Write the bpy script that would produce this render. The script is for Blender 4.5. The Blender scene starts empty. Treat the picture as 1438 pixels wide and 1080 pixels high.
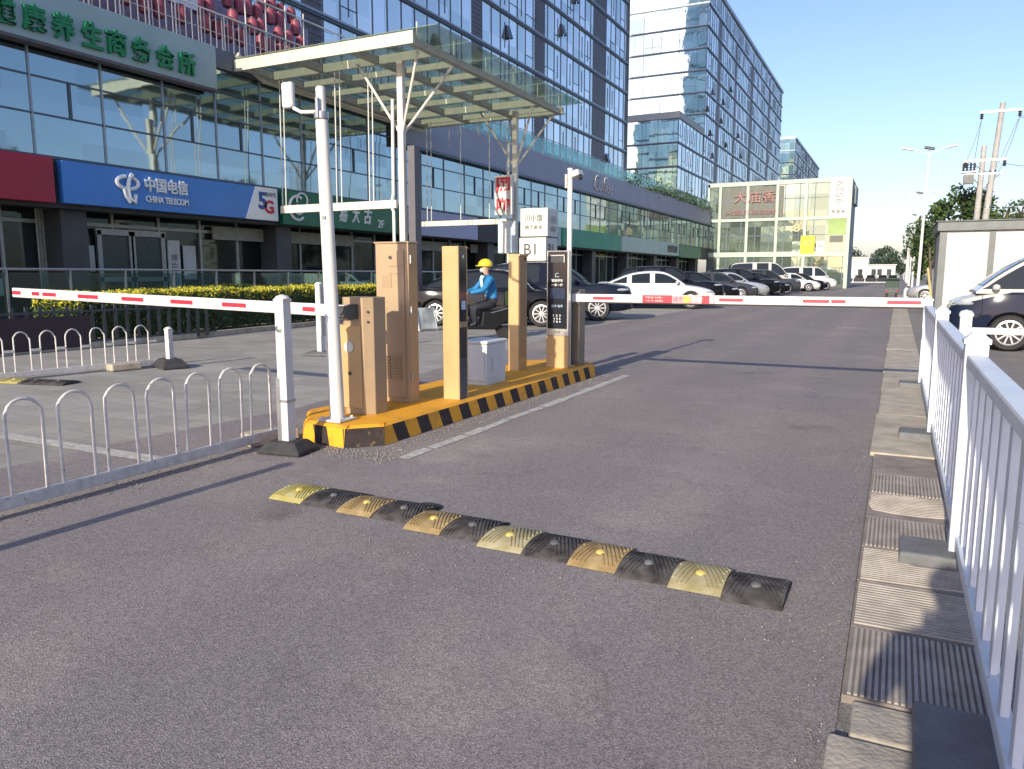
import bpy, bmesh, math, random
from mathutils import Vector, Matrix
R = math.radians
rnd = random.Random(7)
S = bpy.context.scene
COL = S.collection

# ------------------------------------------------------------------ camera, sky, sun, exposure
cam = bpy.data.cameras.new('camera'); camo = bpy.data.objects.new('camera', cam); COL.objects.link(camo)
camo.location = (0, 0, 1.45)
camo.rotation_euler = (R(90 - 8.152), 0, R(26.566))
cam.sensor_width = 36; cam.lens = 36 * 1075 / 1438
cam.clip_start = 0.05; cam.clip_end = 3000
S.camera = camo

SUN_EL, SUN_AZ = 20.5, 2.0
w = bpy.data.worlds.new('World'); S.world = w; w.use_nodes = True
nt = w.node_tree
sky = nt.nodes.new('ShaderNodeTexSky'); sky.sky_type = 'NISHITA'; sky.sun_disc = False
sky.sun_elevation = R(SUN_EL); sky.sun_rotation = R(180 + SUN_AZ)
sky.air_density = 1.1; sky.dust_density = 1.2; sky.ozone_density = 3.6
bg = nt.nodes['Background']; bg.inputs[1].default_value = 0.125
tn = nt.nodes.new('ShaderNodeMix'); tn.data_type = 'RGBA'; tn.blend_type = 'MULTIPLY'; tn.inputs[0].default_value = 1
tn.inputs[7].default_value = (1.07, 0.95, 1.05, 1)
nt.links.new(sky.outputs[0], tn.inputs[6]); nt.links.new(tn.outputs[2], bg.inputs[0])
sl = bpy.data.lights.new('sun', 'SUN'); sl.energy = 3.6; sl.angle = R(0.5); sl.color = (1.0, 0.90, 0.72)
so = bpy.data.objects.new('sun', sl); COL.objects.link(so)
so.rotation_euler = (R(90 - SUN_EL), 0, R(-SUN_AZ))
S.view_settings.view_transform = 'Standard'; S.view_settings.look = 'None'
S.view_settings.exposure = 0.75; S.view_settings.gamma = 1
S.cycles.max_bounces = 6; S.cycles.use_denoising = True

# ------------------------------------------------------------------ materials
M = {}
def nodes(name):
    m = bpy.data.materials.new(name); m.use_nodes = True
    return m, m.node_tree, m.node_tree.nodes, m.node_tree.links, m.node_tree.nodes['Principled BSDF']
def mat(name, c, rough=0.6, metal=0.0, var=0.12, scale=6.0, bump=0.0, bscale=60.0, spec=0.5, c2=None, detail=6.0, emit=0, coat=0.0, spots=None):
    m, t, n, l, p = nodes(name)
    tc = n.new('ShaderNodeTexCoord')
    nz = n.new('ShaderNodeTexNoise'); nz.inputs['Scale'].default_value = scale; nz.inputs['Detail'].default_value = detail
    l.new(tc.outputs['Object'], nz.inputs['Vector'])
    r = n.new('ShaderNodeValToRGB'); r.color_ramp.elements[0].position = 0.3; r.color_ramp.elements[1].position = 0.7
    a = tuple(x * (1 - var) for x in c) + (1,)
    b = (tuple(min(1, x * (1 + var)) for x in c) if c2 is None else c2) + (1,)
    r.color_ramp.elements[0].color = a; r.color_ramp.elements[1].color = b
    l.new(nz.outputs['Fac'], r.inputs['Fac']); base = r.outputs['Color']
    if spots:
        n3 = n.new('ShaderNodeTexNoise'); n3.inputs['Scale'].default_value = spots[2]; n3.inputs['Detail'].default_value = 9; n3.inputs['Roughness'].default_value = 0.72
        l.new(tc.outputs['Object'], n3.inputs['Vector'])
        r3 = n.new('ShaderNodeValToRGB'); r3.color_ramp.elements[0].position = spots[1]; r3.color_ramp.elements[1].position = spots[1] + 0.05
        l.new(n3.outputs['Fac'], r3.inputs['Fac'])
        x3 = n.new('ShaderNodeMix'); x3.data_type = 'RGBA'; l.new(r3.outputs['Color'], x3.inputs[0]); l.new(base, x3.inputs[6]); x3.inputs[7].default_value = spots[0] + (1,); base = x3.outputs[2]
    l.new(base, p.inputs['Base Color'])
    p.inputs['Roughness'].default_value = rough; p.inputs['Metallic'].default_value = metal
    p.inputs['Specular IOR Level'].default_value = spec
    p.inputs['Coat Weight'].default_value = coat; p.inputs['Coat Roughness'].default_value = 0.05
    if bump > 0:
        n2 = n.new('ShaderNodeTexNoise'); n2.inputs['Scale'].default_value = bscale; n2.inputs['Detail'].default_value = 8
        l.new(tc.outputs['Object'], n2.inputs['Vector'])
        b_ = n.new('ShaderNodeBump'); b_.inputs['Strength'].default_value = bump; b_.inputs['Distance'].default_value = 0.02
        l.new(n2.outputs['Fac'], b_.inputs['Height']); l.new(b_.outputs['Normal'], p.inputs['Normal'])
    if emit:
        p.inputs['Emission Color'].default_value = c + (1,); p.inputs['Emission Strength'].default_value = emit
    M[name] = m
    return m

def asphalt(name, base, tint, bright):
    m, t, n, l, p = nodes(name)
    tc = n.new('ShaderNodeTexCoord')
    def noise(s, d=6, rough=0.6):
        x = n.new('ShaderNodeTexNoise'); x.inputs['Scale'].default_value = s; x.inputs['Detail'].default_value = d
        x.inputs['Roughness'].default_value = rough; l.new(tc.outputs['Object'], x.inputs['Vector']); return x
    def ramp(src, p0, p1, c0, c1):
        r = n.new('ShaderNodeValToRGB'); r.color_ramp.elements[0].position = p0; r.color_ramp.elements[1].position = p1
        r.color_ramp.elements[0].color = c0 + (1,); r.color_ramp.elements[1].color = c1 + (1,)
        l.new(src, r.inputs['Fac']); return r
    def mix(bt, f, a, b):
        x = n.new('ShaderNodeMix'); x.data_type = 'RGBA'; x.blend_type = bt
        if isinstance(f, float): x.inputs[0].default_value = f
        else: l.new(f, x.inputs[0])
        l.new(a, x.inputs[6]); l.new(b, x.inputs[7]); return x.outputs[2]
    big = ramp(noise(0.35, 5).outputs['Fac'], 0.35, 0.68, base, tint)
    worn = ramp(noise(0.9, 9, 0.7).outputs['Fac'], 0.52, 0.75, (0, 0, 0), (1, 1, 1))
    br = n.new('ShaderNodeRGB'); br.outputs[0].default_value = bright + (1,)
    x = mix('MIX', worn.outputs['Color'], big.outputs['Color'], br.outputs[0])
    vo = n.new('ShaderNodeTexVoronoi'); vo.inputs['Scale'].default_value = 150; l.new(tc.outputs['Object'], vo.inputs['Vector'])
    sp = ramp(vo.outputs['Color'], 0.15, 0.9, (0.66, 0.66, 0.66), (1.36, 1.35, 1.33))
    x = mix('MULTIPLY', 1.0, x, sp.outputs['Color'])
    fine = ramp(noise(230, 4).outputs['Fac'], 0.35, 0.68, (0.72, 0.72, 0.72), (1.28, 1.28, 1.28))
    x = mix('MULTIPLY', 1.0, x, fine.outputs['Color'])
    st = ramp(noise(2.3, 10, 0.75).outputs['Fac'], 0.28, 0.45, (0.78, 0.76, 0.76), (1, 1, 1))
    x = mix('MULTIPLY', 1.0, x, st.outputs['Color'])
    # stains, tyre-polished tracks and hairline cracks
    ge = n.new('ShaderNodeNewGeometry')
    oil = ramp(noise(1.1, 3, 0.5).outputs['Fac'], 0.66, 0.78, (1, 1, 1), (0.62, 0.60, 0.60)); x = mix('MULTIPLY', 1.0, x, oil.outputs['Color'])
    pale = ramp(noise(0.22, 8, 0.75).outputs['Fac'], 0.54, 0.66, (1, 1, 1), (1.22, 1.20, 1.15)); x = mix('MULTIPLY', 1.0, x, pale.outputs['Color'])
    sx = n.new('ShaderNodeSeparateXYZ'); l.new(ge.outputs['Position'], sx.inputs[0])
    wv = n.new('ShaderNodeMath'); wv.operation = 'MULTIPLY'; wv.inputs[1].default_value = 3.7; l.new(sx.outputs[0], wv.inputs[0])
    sn = n.new('ShaderNodeMath'); sn.operation = 'SINE'; l.new(wv.outputs[0], sn.inputs[0])
    tr = ramp(sn.outputs[0], 0.0, 0.95, (1, 1, 1), (1.09, 1.08, 1.07)); x = mix('MULTIPLY', 1.0, x, tr.outputs['Color'])
    dn = noise(0.8, 6); ds = n.new('ShaderNodeVectorMath'); ds.operation = 'MULTIPLY_ADD'; ds.inputs[1].default_value = (1.3, 1.3, 0); l.new(dn.outputs['Color'], ds.inputs[0]); l.new(ge.outputs['Position'], ds.inputs[2])
    vc = n.new('ShaderNodeTexVoronoi'); vc.feature = 'DISTANCE_TO_EDGE'; vc.inputs['Scale'].default_value = 0.33; l.new(ds.outputs[0], vc.inputs['Vector'])
    ck = ramp(vc.outputs['Distance'], 0.0, 0.006, (0.84, 0.83, 0.82), (1, 1, 1))
    cm = ramp(noise(0.4, 4).outputs['Fac'], 0.45, 0.6, (0, 0, 0), (1, 1, 1))
    wh = n.new('ShaderNodeRGB'); wh.outputs[0].default_value = (1, 1, 1, 1)
    x = mix('MULTIPLY', 1.0, x, mix('MIX', cm.outputs['Color'], wh.outputs[0], ck.outputs['Color']))
    l.new(x, p.inputs['Base Color']); p.inputs['Roughness'].default_value = 0.88; p.inputs['Specular IOR Level'].default_value = 0.3
    b_ = n.new('ShaderNodeBump'); b_.inputs['Strength'].default_value = 0.45; b_.inputs['Distance'].default_value = 0.004
    l.new(vo.outputs['Distance'], b_.inputs['Height']); l.new(b_.outputs['Normal'], p.inputs['Normal'])
    M[name] = m
asphalt('asphalt', (0.222, 0.200, 0.202), (0.248, 0.222, 0.206), (0.298, 0.272, 0.246))
asphalt('asphalt_old', (0.20, 0.19, 0.18), (0.23, 0.215, 0.20), (0.27, 0.25, 0.225))

def paver(name, c, sx, sy, gap=0.03):
    m, t, n, l, p = nodes(name)
    tc = n.new('ShaderNodeTexCoord')
    br = n.new('ShaderNodeTexBrick'); l.new(tc.outputs['Object'], br.inputs['Vector'])
    br.inputs['Scale'].default_value = 1; br.inputs['Brick Width'].default_value = sx; br.inputs['Row Height'].default_value = sy
    br.inputs['Mortar Size'].default_value = gap * sy; br.inputs['Bias'].default_value = 0.1
    br.inputs['Color1'].default_value = tuple(x * 0.88 for x in c) + (1,); br.inputs['Color2'].default_value = tuple(x * 1.1 for x in c) + (1,)
    br.inputs['Mortar'].default_value = tuple(x * 0.80 for x in c) + (1,)
    nz = n.new('ShaderNodeTexNoise'); nz.inputs['Scale'].default_value = 0.7; nz.inputs['Detail'].default_value = 9; nz.inputs['Roughness'].default_value = 0.7
    l.new(tc.outputs['Object'], nz.inputs['Vector'])
    r = n.new('ShaderNodeValToRGB'); r.color_ramp.elements[0].position = 0.3; r.color_ramp.elements[1].position = 0.7
    r.color_ramp.elements[0].color = (0.72, 0.71, 0.7, 1); r.color_ramp.elements[1].color = (1.12, 1.12, 1.1, 1)
    l.new(nz.outputs['Fac'], r.inputs['Fac'])
    x = n.new('ShaderNodeMix'); x.data_type = 'RGBA'; x.blend_type = 'MULTIPLY'; x.inputs[0].default_value = 1
    l.new(br.outputs['Color'], x.inputs[6]); l.new(r.outputs['Color'], x.inputs[7])
    l.new(x.outputs[2], p.inputs['Base Color']); p.inputs['Roughness'].default_value = 0.85
    M[name] = m
paver('pavers', (0.33, 0.315, 0.285), 0.6, 0.3)
paver('forecourt', (0.24, 0.235, 0.22), 1.2, 0.6, 0.02)

def facade_glass(name, tint, dark, refl, pw, ph, wob=0.25, rough=0.04):
    """dark glass: a mirror-like layer over a dark interior, tone and tilt changing from pane to pane"""
    m, t, n, l, p = nodes(name)
    n.remove(p)
    out = [x for x in n if x.type == 'OUTPUT_MATERIAL'][0]
    tc = n.new('ShaderNodeTexCoord')
    sc = n.new('ShaderNodeVectorMath'); sc.operation = 'MULTIPLY'; sc.inputs[1].default_value = (1 / pw, 1 / pw, 1 / ph)
    l.new(tc.outputs['Object'], sc.inputs[0])
    fl = n.new('ShaderNodeVectorMath'); fl.operation = 'FLOOR'; l.new(sc.outputs[0], fl.inputs[0])
    wn = n.new('ShaderNodeTexWhiteNoise'); wn.noise_dimensions = '3D'; l.new(fl.outputs[0], wn.inputs['Vector'])
    r = n.new('ShaderNodeValToRGB')
    r.color_ramp.elements[0].color = tuple(x * (0.90 if pw == 2.0 else 0.78) for x in tint) + (1,); r.color_ramp.elements[1].color = tuple(min(1, x * 1.12) for x in tint) + (1,)
    l.new(wn.outputs['Value'], r.inputs['Fac'])
    g = n.new('ShaderNodeBsdfGlossy'); g.inputs['Roughness'].default_value = rough; l.new(r.outputs['Color'], g.inputs['Color'])
    d = n.new('ShaderNodeBsdfDiffuse')
    r2 = n.new('ShaderNodeValToRGB'); r2.color_ramp.elements[0].color = tuple(x * 0.5 for x in dark) + (1,); r2.color_ramp.elements[1].color = tuple(x * 1.6 for x in dark) + (1,); e = r2.color_ramp.elements.new(0.90); e.color = tuple(x * 1.5 for x in dark) + (1,); r2.color_ramp.elements[2].color = (0.42, 0.43, 0.39, 1) if refl > .5 and pw != 2.0 else tuple(x * 1.7 for x in dark) + (1,)
    l.new(wn.outputs['Value'], r2.inputs['Fac']); l.new(r2.outputs['Color'], d.inputs['Color'])
    # pane tilt + slight waviness of the sheet
    cs = n.new('ShaderNodeVectorMath'); cs.operation = 'SUBTRACT'; cs.inputs[1].default_value = (0.5, 0.5, 0.5); l.new(wn.outputs['Color'], cs.inputs[0])
    ts = n.new('ShaderNodeVectorMath'); ts.operation = 'SCALE'; ts.inputs['Scale'].default_value = 0.035 * wob / 0.25; l.new(cs.outputs[0], ts.inputs[0])
    nz = n.new('ShaderNodeTexNoise'); nz.inputs['Scale'].default_value = 0.8; nz.inputs['Detail'].default_value = 2; l.new(tc.outputs['Object'], nz.inputs['Vector'])
    bp = n.new('ShaderNodeBump'); bp.inputs['Strength'].default_value = wob; bp.inputs['Distance'].default_value = 0.04; l.new(nz.outputs['Fac'], bp.inputs['Height'])
    ad = n.new('ShaderNodeVectorMath'); ad.operation = 'ADD'; l.new(bp.outputs['Normal'], ad.inputs[0]); l.new(ts.outputs[0], ad.inputs[1])
    nm = n.new('ShaderNodeVectorMath'); nm.operation = 'NORMALIZE'; l.new(ad.outputs[0], nm.inputs[0])
    l.new(nm.outputs[0], g.inputs['Normal'])
    mx = n.new('ShaderNodeMixShader'); mx.inputs[0].default_value = refl
    l.new(d.outputs[0], mx.inputs[1]); l.new(g.outputs[0], mx.inputs[2]); l.new(mx.outputs[0], out.inputs['Surface'])
    M[name] = m
facade_glass('tower_glass', (0.92, 1.0, 0.96), (0.28, 0.36, 0.36), 0.66, 1.25, 2.7)
facade_glass('podium_glass', (0.36, 0.46, 0.49), (0.02, 0.032, 0.036), 0.80, 2.0, 1.0, 0.09)
facade_glass('shop_glass', (0.42, 0.50, 0.50), (0.02, 0.027, 0.027), 0.08, 1.6, 3.0, 0.1)
facade_glass('hall_glass', (0.56, 0.70, 0.64), (0.115, 0.15, 0.125), 0.25, 1.7, 1.7, 0.2)
facade_glass('end_glass', (0.66, 0.80, 0.76), (0.20, 0.27, 0.26), 0.70, 2.4, 2.7, 0.2)

def thin_glass(name, c, alpha):
    m, t, n, l, p = nodes(name)
    n.remove(p); out = [x for x in n if x.type == 'OUTPUT_MATERIAL'][0]
    tr = n.new('ShaderNodeBsdfTransparent'); tr.inputs[0].default_value = c + (1,)
    gl = n.new('ShaderNodeBsdfGlossy'); gl.inputs['Roughness'].default_value = 0.03; gl.inputs['Color'].default_value = (0.9, 0.95, 0.95, 1)
    df = n.new('ShaderNodeBsdfDiffuse'); df.inputs[0].default_value = (0.42, 0.46, 0.36, 1)
    fr = n.new('ShaderNodeFresnel'); fr.inputs[0].default_value = 1.5
    m1 = n.new('ShaderNodeMixShader'); m1.inputs[0].default_value = alpha; l.new(tr.outputs[0], m1.inputs[1]); l.new(df.outputs[0], m1.inputs[2])
    m2 = n.new('ShaderNodeMixShader'); fm = n.new('ShaderNodeMath'); fm.operation = 'MULTIPLY'; fm.inputs[1].default_value = 0.55; l.new(fr.outputs[0], fm.inputs[0]); l.new(fm.outputs[0], m2.inputs[0]); l.new(m1.outputs[0], m2.inputs[1]); l.new(gl.outputs[0], m2.inputs[2])
    l.new(m2.outputs[0], out.inputs['Surface']); M[name] = m
thin_glass('canopy_glass', (0.88, 0.95, 0.90), 0.26)
thin_glass('rail_glass', (0.55, 0.72, 0.70), 0.08)

mat('white_paint', (0.62, 0.62, 0.60), 0.45, var=0.09, scale=9, bump=0.05, spots=((0.36, 0.33, 0.29), 0.66, 11))
mat('old_white', (0.58, 0.56, 0.53), 0.6, var=0.16, scale=14, bump=0.15, spots=((0.24, 0.15, 0.09), 0.61, 16))
mat('white_pole', (0.64, 0.64, 0.60), 0.4, var=0.06, scale=5)
mat('fence_blue', (0.60, 0.64, 0.69), 0.42, var=0.09, scale=7, spots=((0.36, 0.35, 0.33), 0.64, 9))
mat('chrome', (0.6, 0.6, 0.6), 0.25, 0.9, var=0.08)
mat('steel', (0.42, 0.43, 0.44), 0.4, 0.8, var=0.15)
mat('dark_steel', (0.07, 0.075, 0.08), 0.45, 0.4, var=0.2)
mat('rubber', (0.035, 0.035, 0.038), 0.85, var=0.3, scale=12, bump=0.3)
mat('base_grey', (0.11, 0.115, 0.12), 0.85, var=0.25, scale=12, bump=0.3)
mat('black', (0.012, 0.012, 0.014), 0.35, var=0.2)
mat('screen', (0.010, 0.013, 0.020), 0.12, var=0.2)
mat('screen_blue', (0.02, 0.035, 0.07), 0.15, var=0.3)
mat('cabinet_tan', (0.385, 0.275, 0.165), 0.45, var=0.10, scale=3, bump=0.03, spots=((0.26, 0.19, 0.125), 0.63, 7))
mat('cabinet_brown', (0.34, 0.23, 0.13), 0.40, var=0.08, scale=3)
mat('cabinet_yellow', (0.50, 0.335, 0.155), 0.44, var=0.09, scale=3, bump=0.03, spots=((0.33, 0.22, 0.12), 0.63, 7))
mat('cabinet_grey', (0.22, 0.19, 0.145), 0.38, 0.3, var=0.1)
mat('metal_white', (0.62, 0.66, 0.67), 0.38, var=0.07, scale=4, spots=((0.42, 0.41, 0.38), 0.65, 9))
mat('red', (0.50, 0.025, 0.05), 0.4, var=0.1)
mat('pink', (0.72, 0.33, 0.36), 0.45, var=0.15)
mat('pink_dull', (0.27, 0.145, 0.135), 0.6, var=0.2)
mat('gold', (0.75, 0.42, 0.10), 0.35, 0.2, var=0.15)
mat('sign_blue', (0.055, 0.23, 0.62), 0.4, var=0.06, scale=1)
mat('sign_red', (0.36, 0.015, 0.045), 0.45, var=0.08, scale=1)
mat('sign_green', (0.008, 0.155, 0.075), 0.45, var=0.12, scale=1)
mat('sign_green_bright', (0.015, 0.30, 0.18), 0.5, var=0.12, scale=2)
mat('sign_grey', (0.30, 0.42, 0.43), 0.5, var=0.06, scale=0.8)
mat('letter_green', (0.005, 0.20, 0.07), 0.5, var=0.1)
mat('letter_white', (0.82, 0.86, 0.86), 0.45, var=0.04)
mat('letter_dark', (0.05, 0.055, 0.06), 0.5, var=0.1)
mat('letter_grey', (0.20, 0.21, 0.20), 0.5, var=0.1)
mat('letter_cyan', (0.42, 0.55, 0.68), 0.5, var=0.1)
mat('letter_blue', (0.02, 0.08, 0.30), 0.5, var=0.1)
mat('letter_red', (0.60, 0.03, 0.05), 0.5, var=0.1)
mat('sign_white', (0.60, 0.61, 0.57), 0.5, var=0.05, scale=3)
mat('sign_pale_green', (0.42, 0.55, 0.48), 0.5, var=0.08, scale=1)
mat('lilac_panel', (0.42, 0.44, 0.60), 0.5, var=0.08)
mat('band_grey', (0.27, 0.285, 0.36), 0.5, var=0.06, scale=0.6)
mat('duct_grey', (0.11, 0.105, 0.12), 0.5, var=0.1)
mat('soffit', (0.10, 0.12, 0.15), 0.6, var=0.15)
mat('stone_dark', (0.055, 0.062, 0.07), 0.5, var=0.2, scale=2)
mat('wall_dark', (0.035, 0.04, 0.045), 0.6, var=0.2)
mat('fin', (0.30, 0.36, 0.42), 0.4, 0.3, var=0.1)
mat('fin_dark', (0.075, 0.11, 0.15), 0.45, 0.2, var=0.15)
mat('strip_brown', (0.10, 0.085, 0.10), 0.5, var=0.2)
mat('concrete_band', (0.42, 0.45, 0.44), 0.7, var=0.12)
mat('hall_white', (0.38, 0.46, 0.40), 0.55, var=0.08)
mat('hall_side', (0.16, 0.19, 0.20), 0.6, var=0.12)
mat('canopy_paint', (0.58, 0.57, 0.45), 0.5, var=0.08, scale=5)
mat('canopy_grey', (0.50, 0.50, 0.43), 0.55, var=0.12, scale=4)
mat('column_paint', (0.66, 0.62, 0.54), 0.5, var=0.08, scale=6)
mat('kerb_concrete', (0.40, 0.35, 0.275), 0.9, var=0.22, scale=5, bump=0.4, bscale=40)
mat('kerb_stone', (0.37, 0.33, 0.27), 0.9, var=0.25, scale=7, bump=0.4, bscale=50)
mat('slab_grey', (0.15, 0.155, 0.16), 0.9, var=0.2, scale=7, bump=0.4, bscale=50)
mat('grit_dark', (0.17, 0.155, 0.14), 0.9, var=0.3, scale=30)
mat('grit_pale', (0.27, 0.25, 0.22), 0.9, var=0.3, scale=30)
mat('rib_dark', (0.235, 0.20, 0.175), 0.9, var=0.25, scale=9)
mat('rib_light', (0.36, 0.325, 0.285), 0.9, var=0.2, scale=9)
mat('road_paint', (0.42, 0.41, 0.37), 0.85, var=0.35, scale=16, detail=10)
mat('hump_black', (0.060, 0.056, 0.057), 0.95, var=0.4, scale=14, spec=0.15, c2=(0.12, 0.11, 0.105))
mat('hump_yellow', (0.52, 0.43, 0.07), 0.95, var=0.22, scale=12, c2=(0.46, 0.42, 0.2))
mat('hump_pale', (0.40, 0.335, 0.14), 0.95, var=0.3, scale=12, c2=(0.42, 0.375, 0.24))
mat('hump_orange', (0.34, 0.225, 0.085), 0.95, var=0.3, scale=12, c2=(0.42, 0.31, 0.15))
mat('bulb_yellow', (0.6, 0.45, 0.12), 0.4, var=0.1)
mat('leaf_sunlit_yellow', (0.50, 0.45, 0.035), 0.7, var=0.35, scale=9)
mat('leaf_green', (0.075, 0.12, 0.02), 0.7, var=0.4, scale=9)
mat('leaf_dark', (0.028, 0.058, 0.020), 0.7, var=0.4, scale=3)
mat('leaf_mid', (0.05, 0.095, 0.028), 0.7, var=0.4, scale=3)
mat('leaf_brown', (0.075, 0.065, 0.03), 0.8, var=0.4, scale=5)
mat('leaf_far', (0.045, 0.075, 0.06), 0.8, var=0.3, scale=1)  # bluish haze of the distant trees is put into this colour
mat('bark', (0.12, 0.095, 0.07), 0.9, var=0.3, scale=12, bump=0.5)
mat('pole_concrete', (0.36, 0.355, 0.34), 0.85, var=0.15, scale=3, bump=0.2)
mat('bamboo', (0.42, 0.36, 0.16), 0.6, var=0.2, scale=9)
mat('cabin_panel', (0.47, 0.475, 0.465), 0.55, var=0.05, scale=1.5)
mat('cabin_frame', (0.12, 0.137, 0.138), 0.5, var=0.15, scale=3)
mat('far_white', (0.50, 0.54, 0.54), 0.7, var=0.08)
mat('window_dark', (0.03, 0.04, 0.05), 0.2, var=0.2)
mat('lantern_red', (0.27, 0.06, 0.09), 0.5, var=0.25, scale=6)
mat('banner_white', (0.62, 0.64, 0.72), 0.6, var=0.1)
mat('terrace_mesh', (0.34, 0.30, 0.42), 0.8, var=0.2, scale=2)
mat('curtain', (0.34, 0.35, 0.30), 0.8, var=0.2, scale=8)
mat('door_frame', (0.34, 0.37, 0.36), 0.4, 0.3, var=0.1)
mat('paper', (0.55, 0.58, 0.56), 0.7, var=0.08)
mat('shade_maroon', (0.035, 0.02, 0.026), 0.6, var=0.2)
mat('teal_dark', (0.02, 0.05, 0.05), 0.3, var=0.2)
mat('car_glass', (0.012, 0.017, 0.02), 0.05, var=0.1, spec=0.5)
mat('tyre', (0.022, 0.022, 0.023), 0.8, var=0.2)
mat('rim', (0.62, 0.63, 0.65), 0.28, 0.7, var=0.05)
mat('lamp_lens', (0.42, 0.45, 0.48), 0.06, 0.2, var=0.1, spec=0.8)
mat('tail_red', (0.35, 0.01, 0.015), 0.2, var=0.1)
mat('plate_blue', (0.02, 0.09, 0.42), 0.4, var=0.05)
mat('car_black', (0.006, 0.007, 0.010), 0.07, var=0.1, coat=0.0, spec=0.22)
mat('car_navy', (0.006, 0.010, 0.020), 0.07, var=0.1, coat=0.0, spec=0.25)
mat('car_grey', (0.05, 0.053, 0.062), 0.14, 0.2, var=0.1, coat=0.2, spec=0.3)
mat('car_silver', (0.42, 0.43, 0.45), 0.28, 0.5, var=0.08, coat=0.8)
mat('car_white', (0.56, 0.58, 0.59), 0.25, var=0.04, coat=0.8)
mat('car_pearl', (0.50, 0.50, 0.46), 0.28, 0.1, var=0.05, coat=0.8)
mat('plastic_black', (0.010, 0.010, 0.011), 0.5, var=0.2, spec=0.3)
mat('skin', (0.50, 0.30, 0.22), 0.5, var=0.08)
mat('mask_white', (0.62, 0.58, 0.52), 0.7, var=0.05)
mat('jacket_blue', (0.015, 0.16, 0.36), 0.65, var=0.22, scale=9, bump=0.3, bscale=25)
mat('trousers', (0.016, 0.018, 0.026), 0.8, var=0.3, scale=9)
mat('helmet_yellow', (0.74, 0.60, 0.03), 0.35, var=0.08)
mat('vest_pale', (0.40, 0.58, 0.60), 0.6, var=0.12)
mat('hair_black', (0.012, 0.010, 0.010), 0.6, var=0.2)
mat('yellow_sign', (0.58, 0.52, 0.015), 0.5, var=0.06)
mat('brown_sign', (0.12, 0.125, 0.105), 0.6, var=0.1)
mat('lime_sign', (0.25, 0.36, 0.12), 0.6, var=0.2, scale=0.6)
mat('cream_panel', (0.45, 0.42, 0.33), 0.6, var=0.1)
mat('ochre_panel', (0.40, 0.36, 0.22), 0.6, var=0.2, scale=1)
mat('graph_panel', (0.30, 0.33, 0.33), 0.6, var=0.5, scale=2.5)

def island_paint():
    m, t, n, l, p = nodes('island_yellow')
    tc = n.new('ShaderNodeTexCoord')
    nz = n.new('ShaderNodeTexNoise'); nz.inputs['Scale'].default_value = 4; nz.inputs['Detail'].default_value = 9; nz.inputs['Roughness'].default_value = 0.7
    l.new(tc.outputs['Object'], nz.inputs['Vector'])
    r = n.new('ShaderNodeValToRGB'); r.color_ramp.elements[0].position = 0.27; r.color_ramp.elements[1].position = 0.5
    r.color_ramp.elements[0].color = (0.42, 0.22, 0.035, 1); r.color_ramp.elements[1].color = (0.80, 0.37, 0.018, 1)
    l.new(nz.outputs['Fac'], r.inputs['Fac']); l.new(r.outputs['Color'], p.inputs['Base Color'])
    n2 = n.new('ShaderNodeTexNoise'); n2.inputs['Scale'].default_value = 60; l.new(tc.outputs['Object'], n2.inputs['Vector'])
    b = n.new('ShaderNodeBump'); b.inputs['Strength'].default_value = 0.3; b.inputs['Distance'].default_value = 0.01
    l.new(n2.outputs['Fac'], b.inputs['Height']); l.new(b.outputs['Normal'], p.inputs['Normal'])
    p.inputs['Roughness'].default_value = 0.6; M['island_yellow'] = m
island_paint()
mat('island_black', (0.034, 0.023, 0.020), 0.75, var=0.35, scale=10, bump=0.3, spots=((0.17, 0.11, 0.06), 0.60, 14))

def two_tone():
    m, t, n, l, p = nodes('car_two_tone')
    tc = n.new('ShaderNodeTexCoord'); sx = n.new('ShaderNodeSeparateXYZ'); l.new(tc.outputs['Object'], sx.inputs[0])
    ad = n.new('ShaderNodeMath'); ad.operation = 'MULTIPLY_ADD'; ad.inputs[1].default_value = -0.28; ad.inputs[2].default_value = 1.474; l.new(sx.outputs[0], ad.inputs[0])
    mn = n.new('ShaderNodeMath'); mn.operation = 'MINIMUM'; mn.inputs[1].default_value = 1.12; l.new(ad.outputs[0], mn.inputs[0])
    g = n.new('ShaderNodeMath'); g.operation = 'GREATER_THAN'; l.new(sx.outputs[2], g.inputs[0]); l.new(mn.outputs[0], g.inputs[1])
    x = n.new('ShaderNodeMix'); x.data_type = 'RGBA'; l.new(g.outputs[0], x.inputs[0])
    x.inputs[6].default_value = (0.010, 0.015, 0.035, 1); x.inputs[7].default_value = (0.50, 0.49, 0.46, 1)
    l.new(x.outputs[2], p.inputs['Base Color']); p.inputs['Roughness'].default_value = 0.08; p.inputs['Coat Weight'].default_value = 0.0; p.inputs['Specular IOR Level'].default_value = 0.22
    M['car_two_tone'] = m
two_tone()

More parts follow.
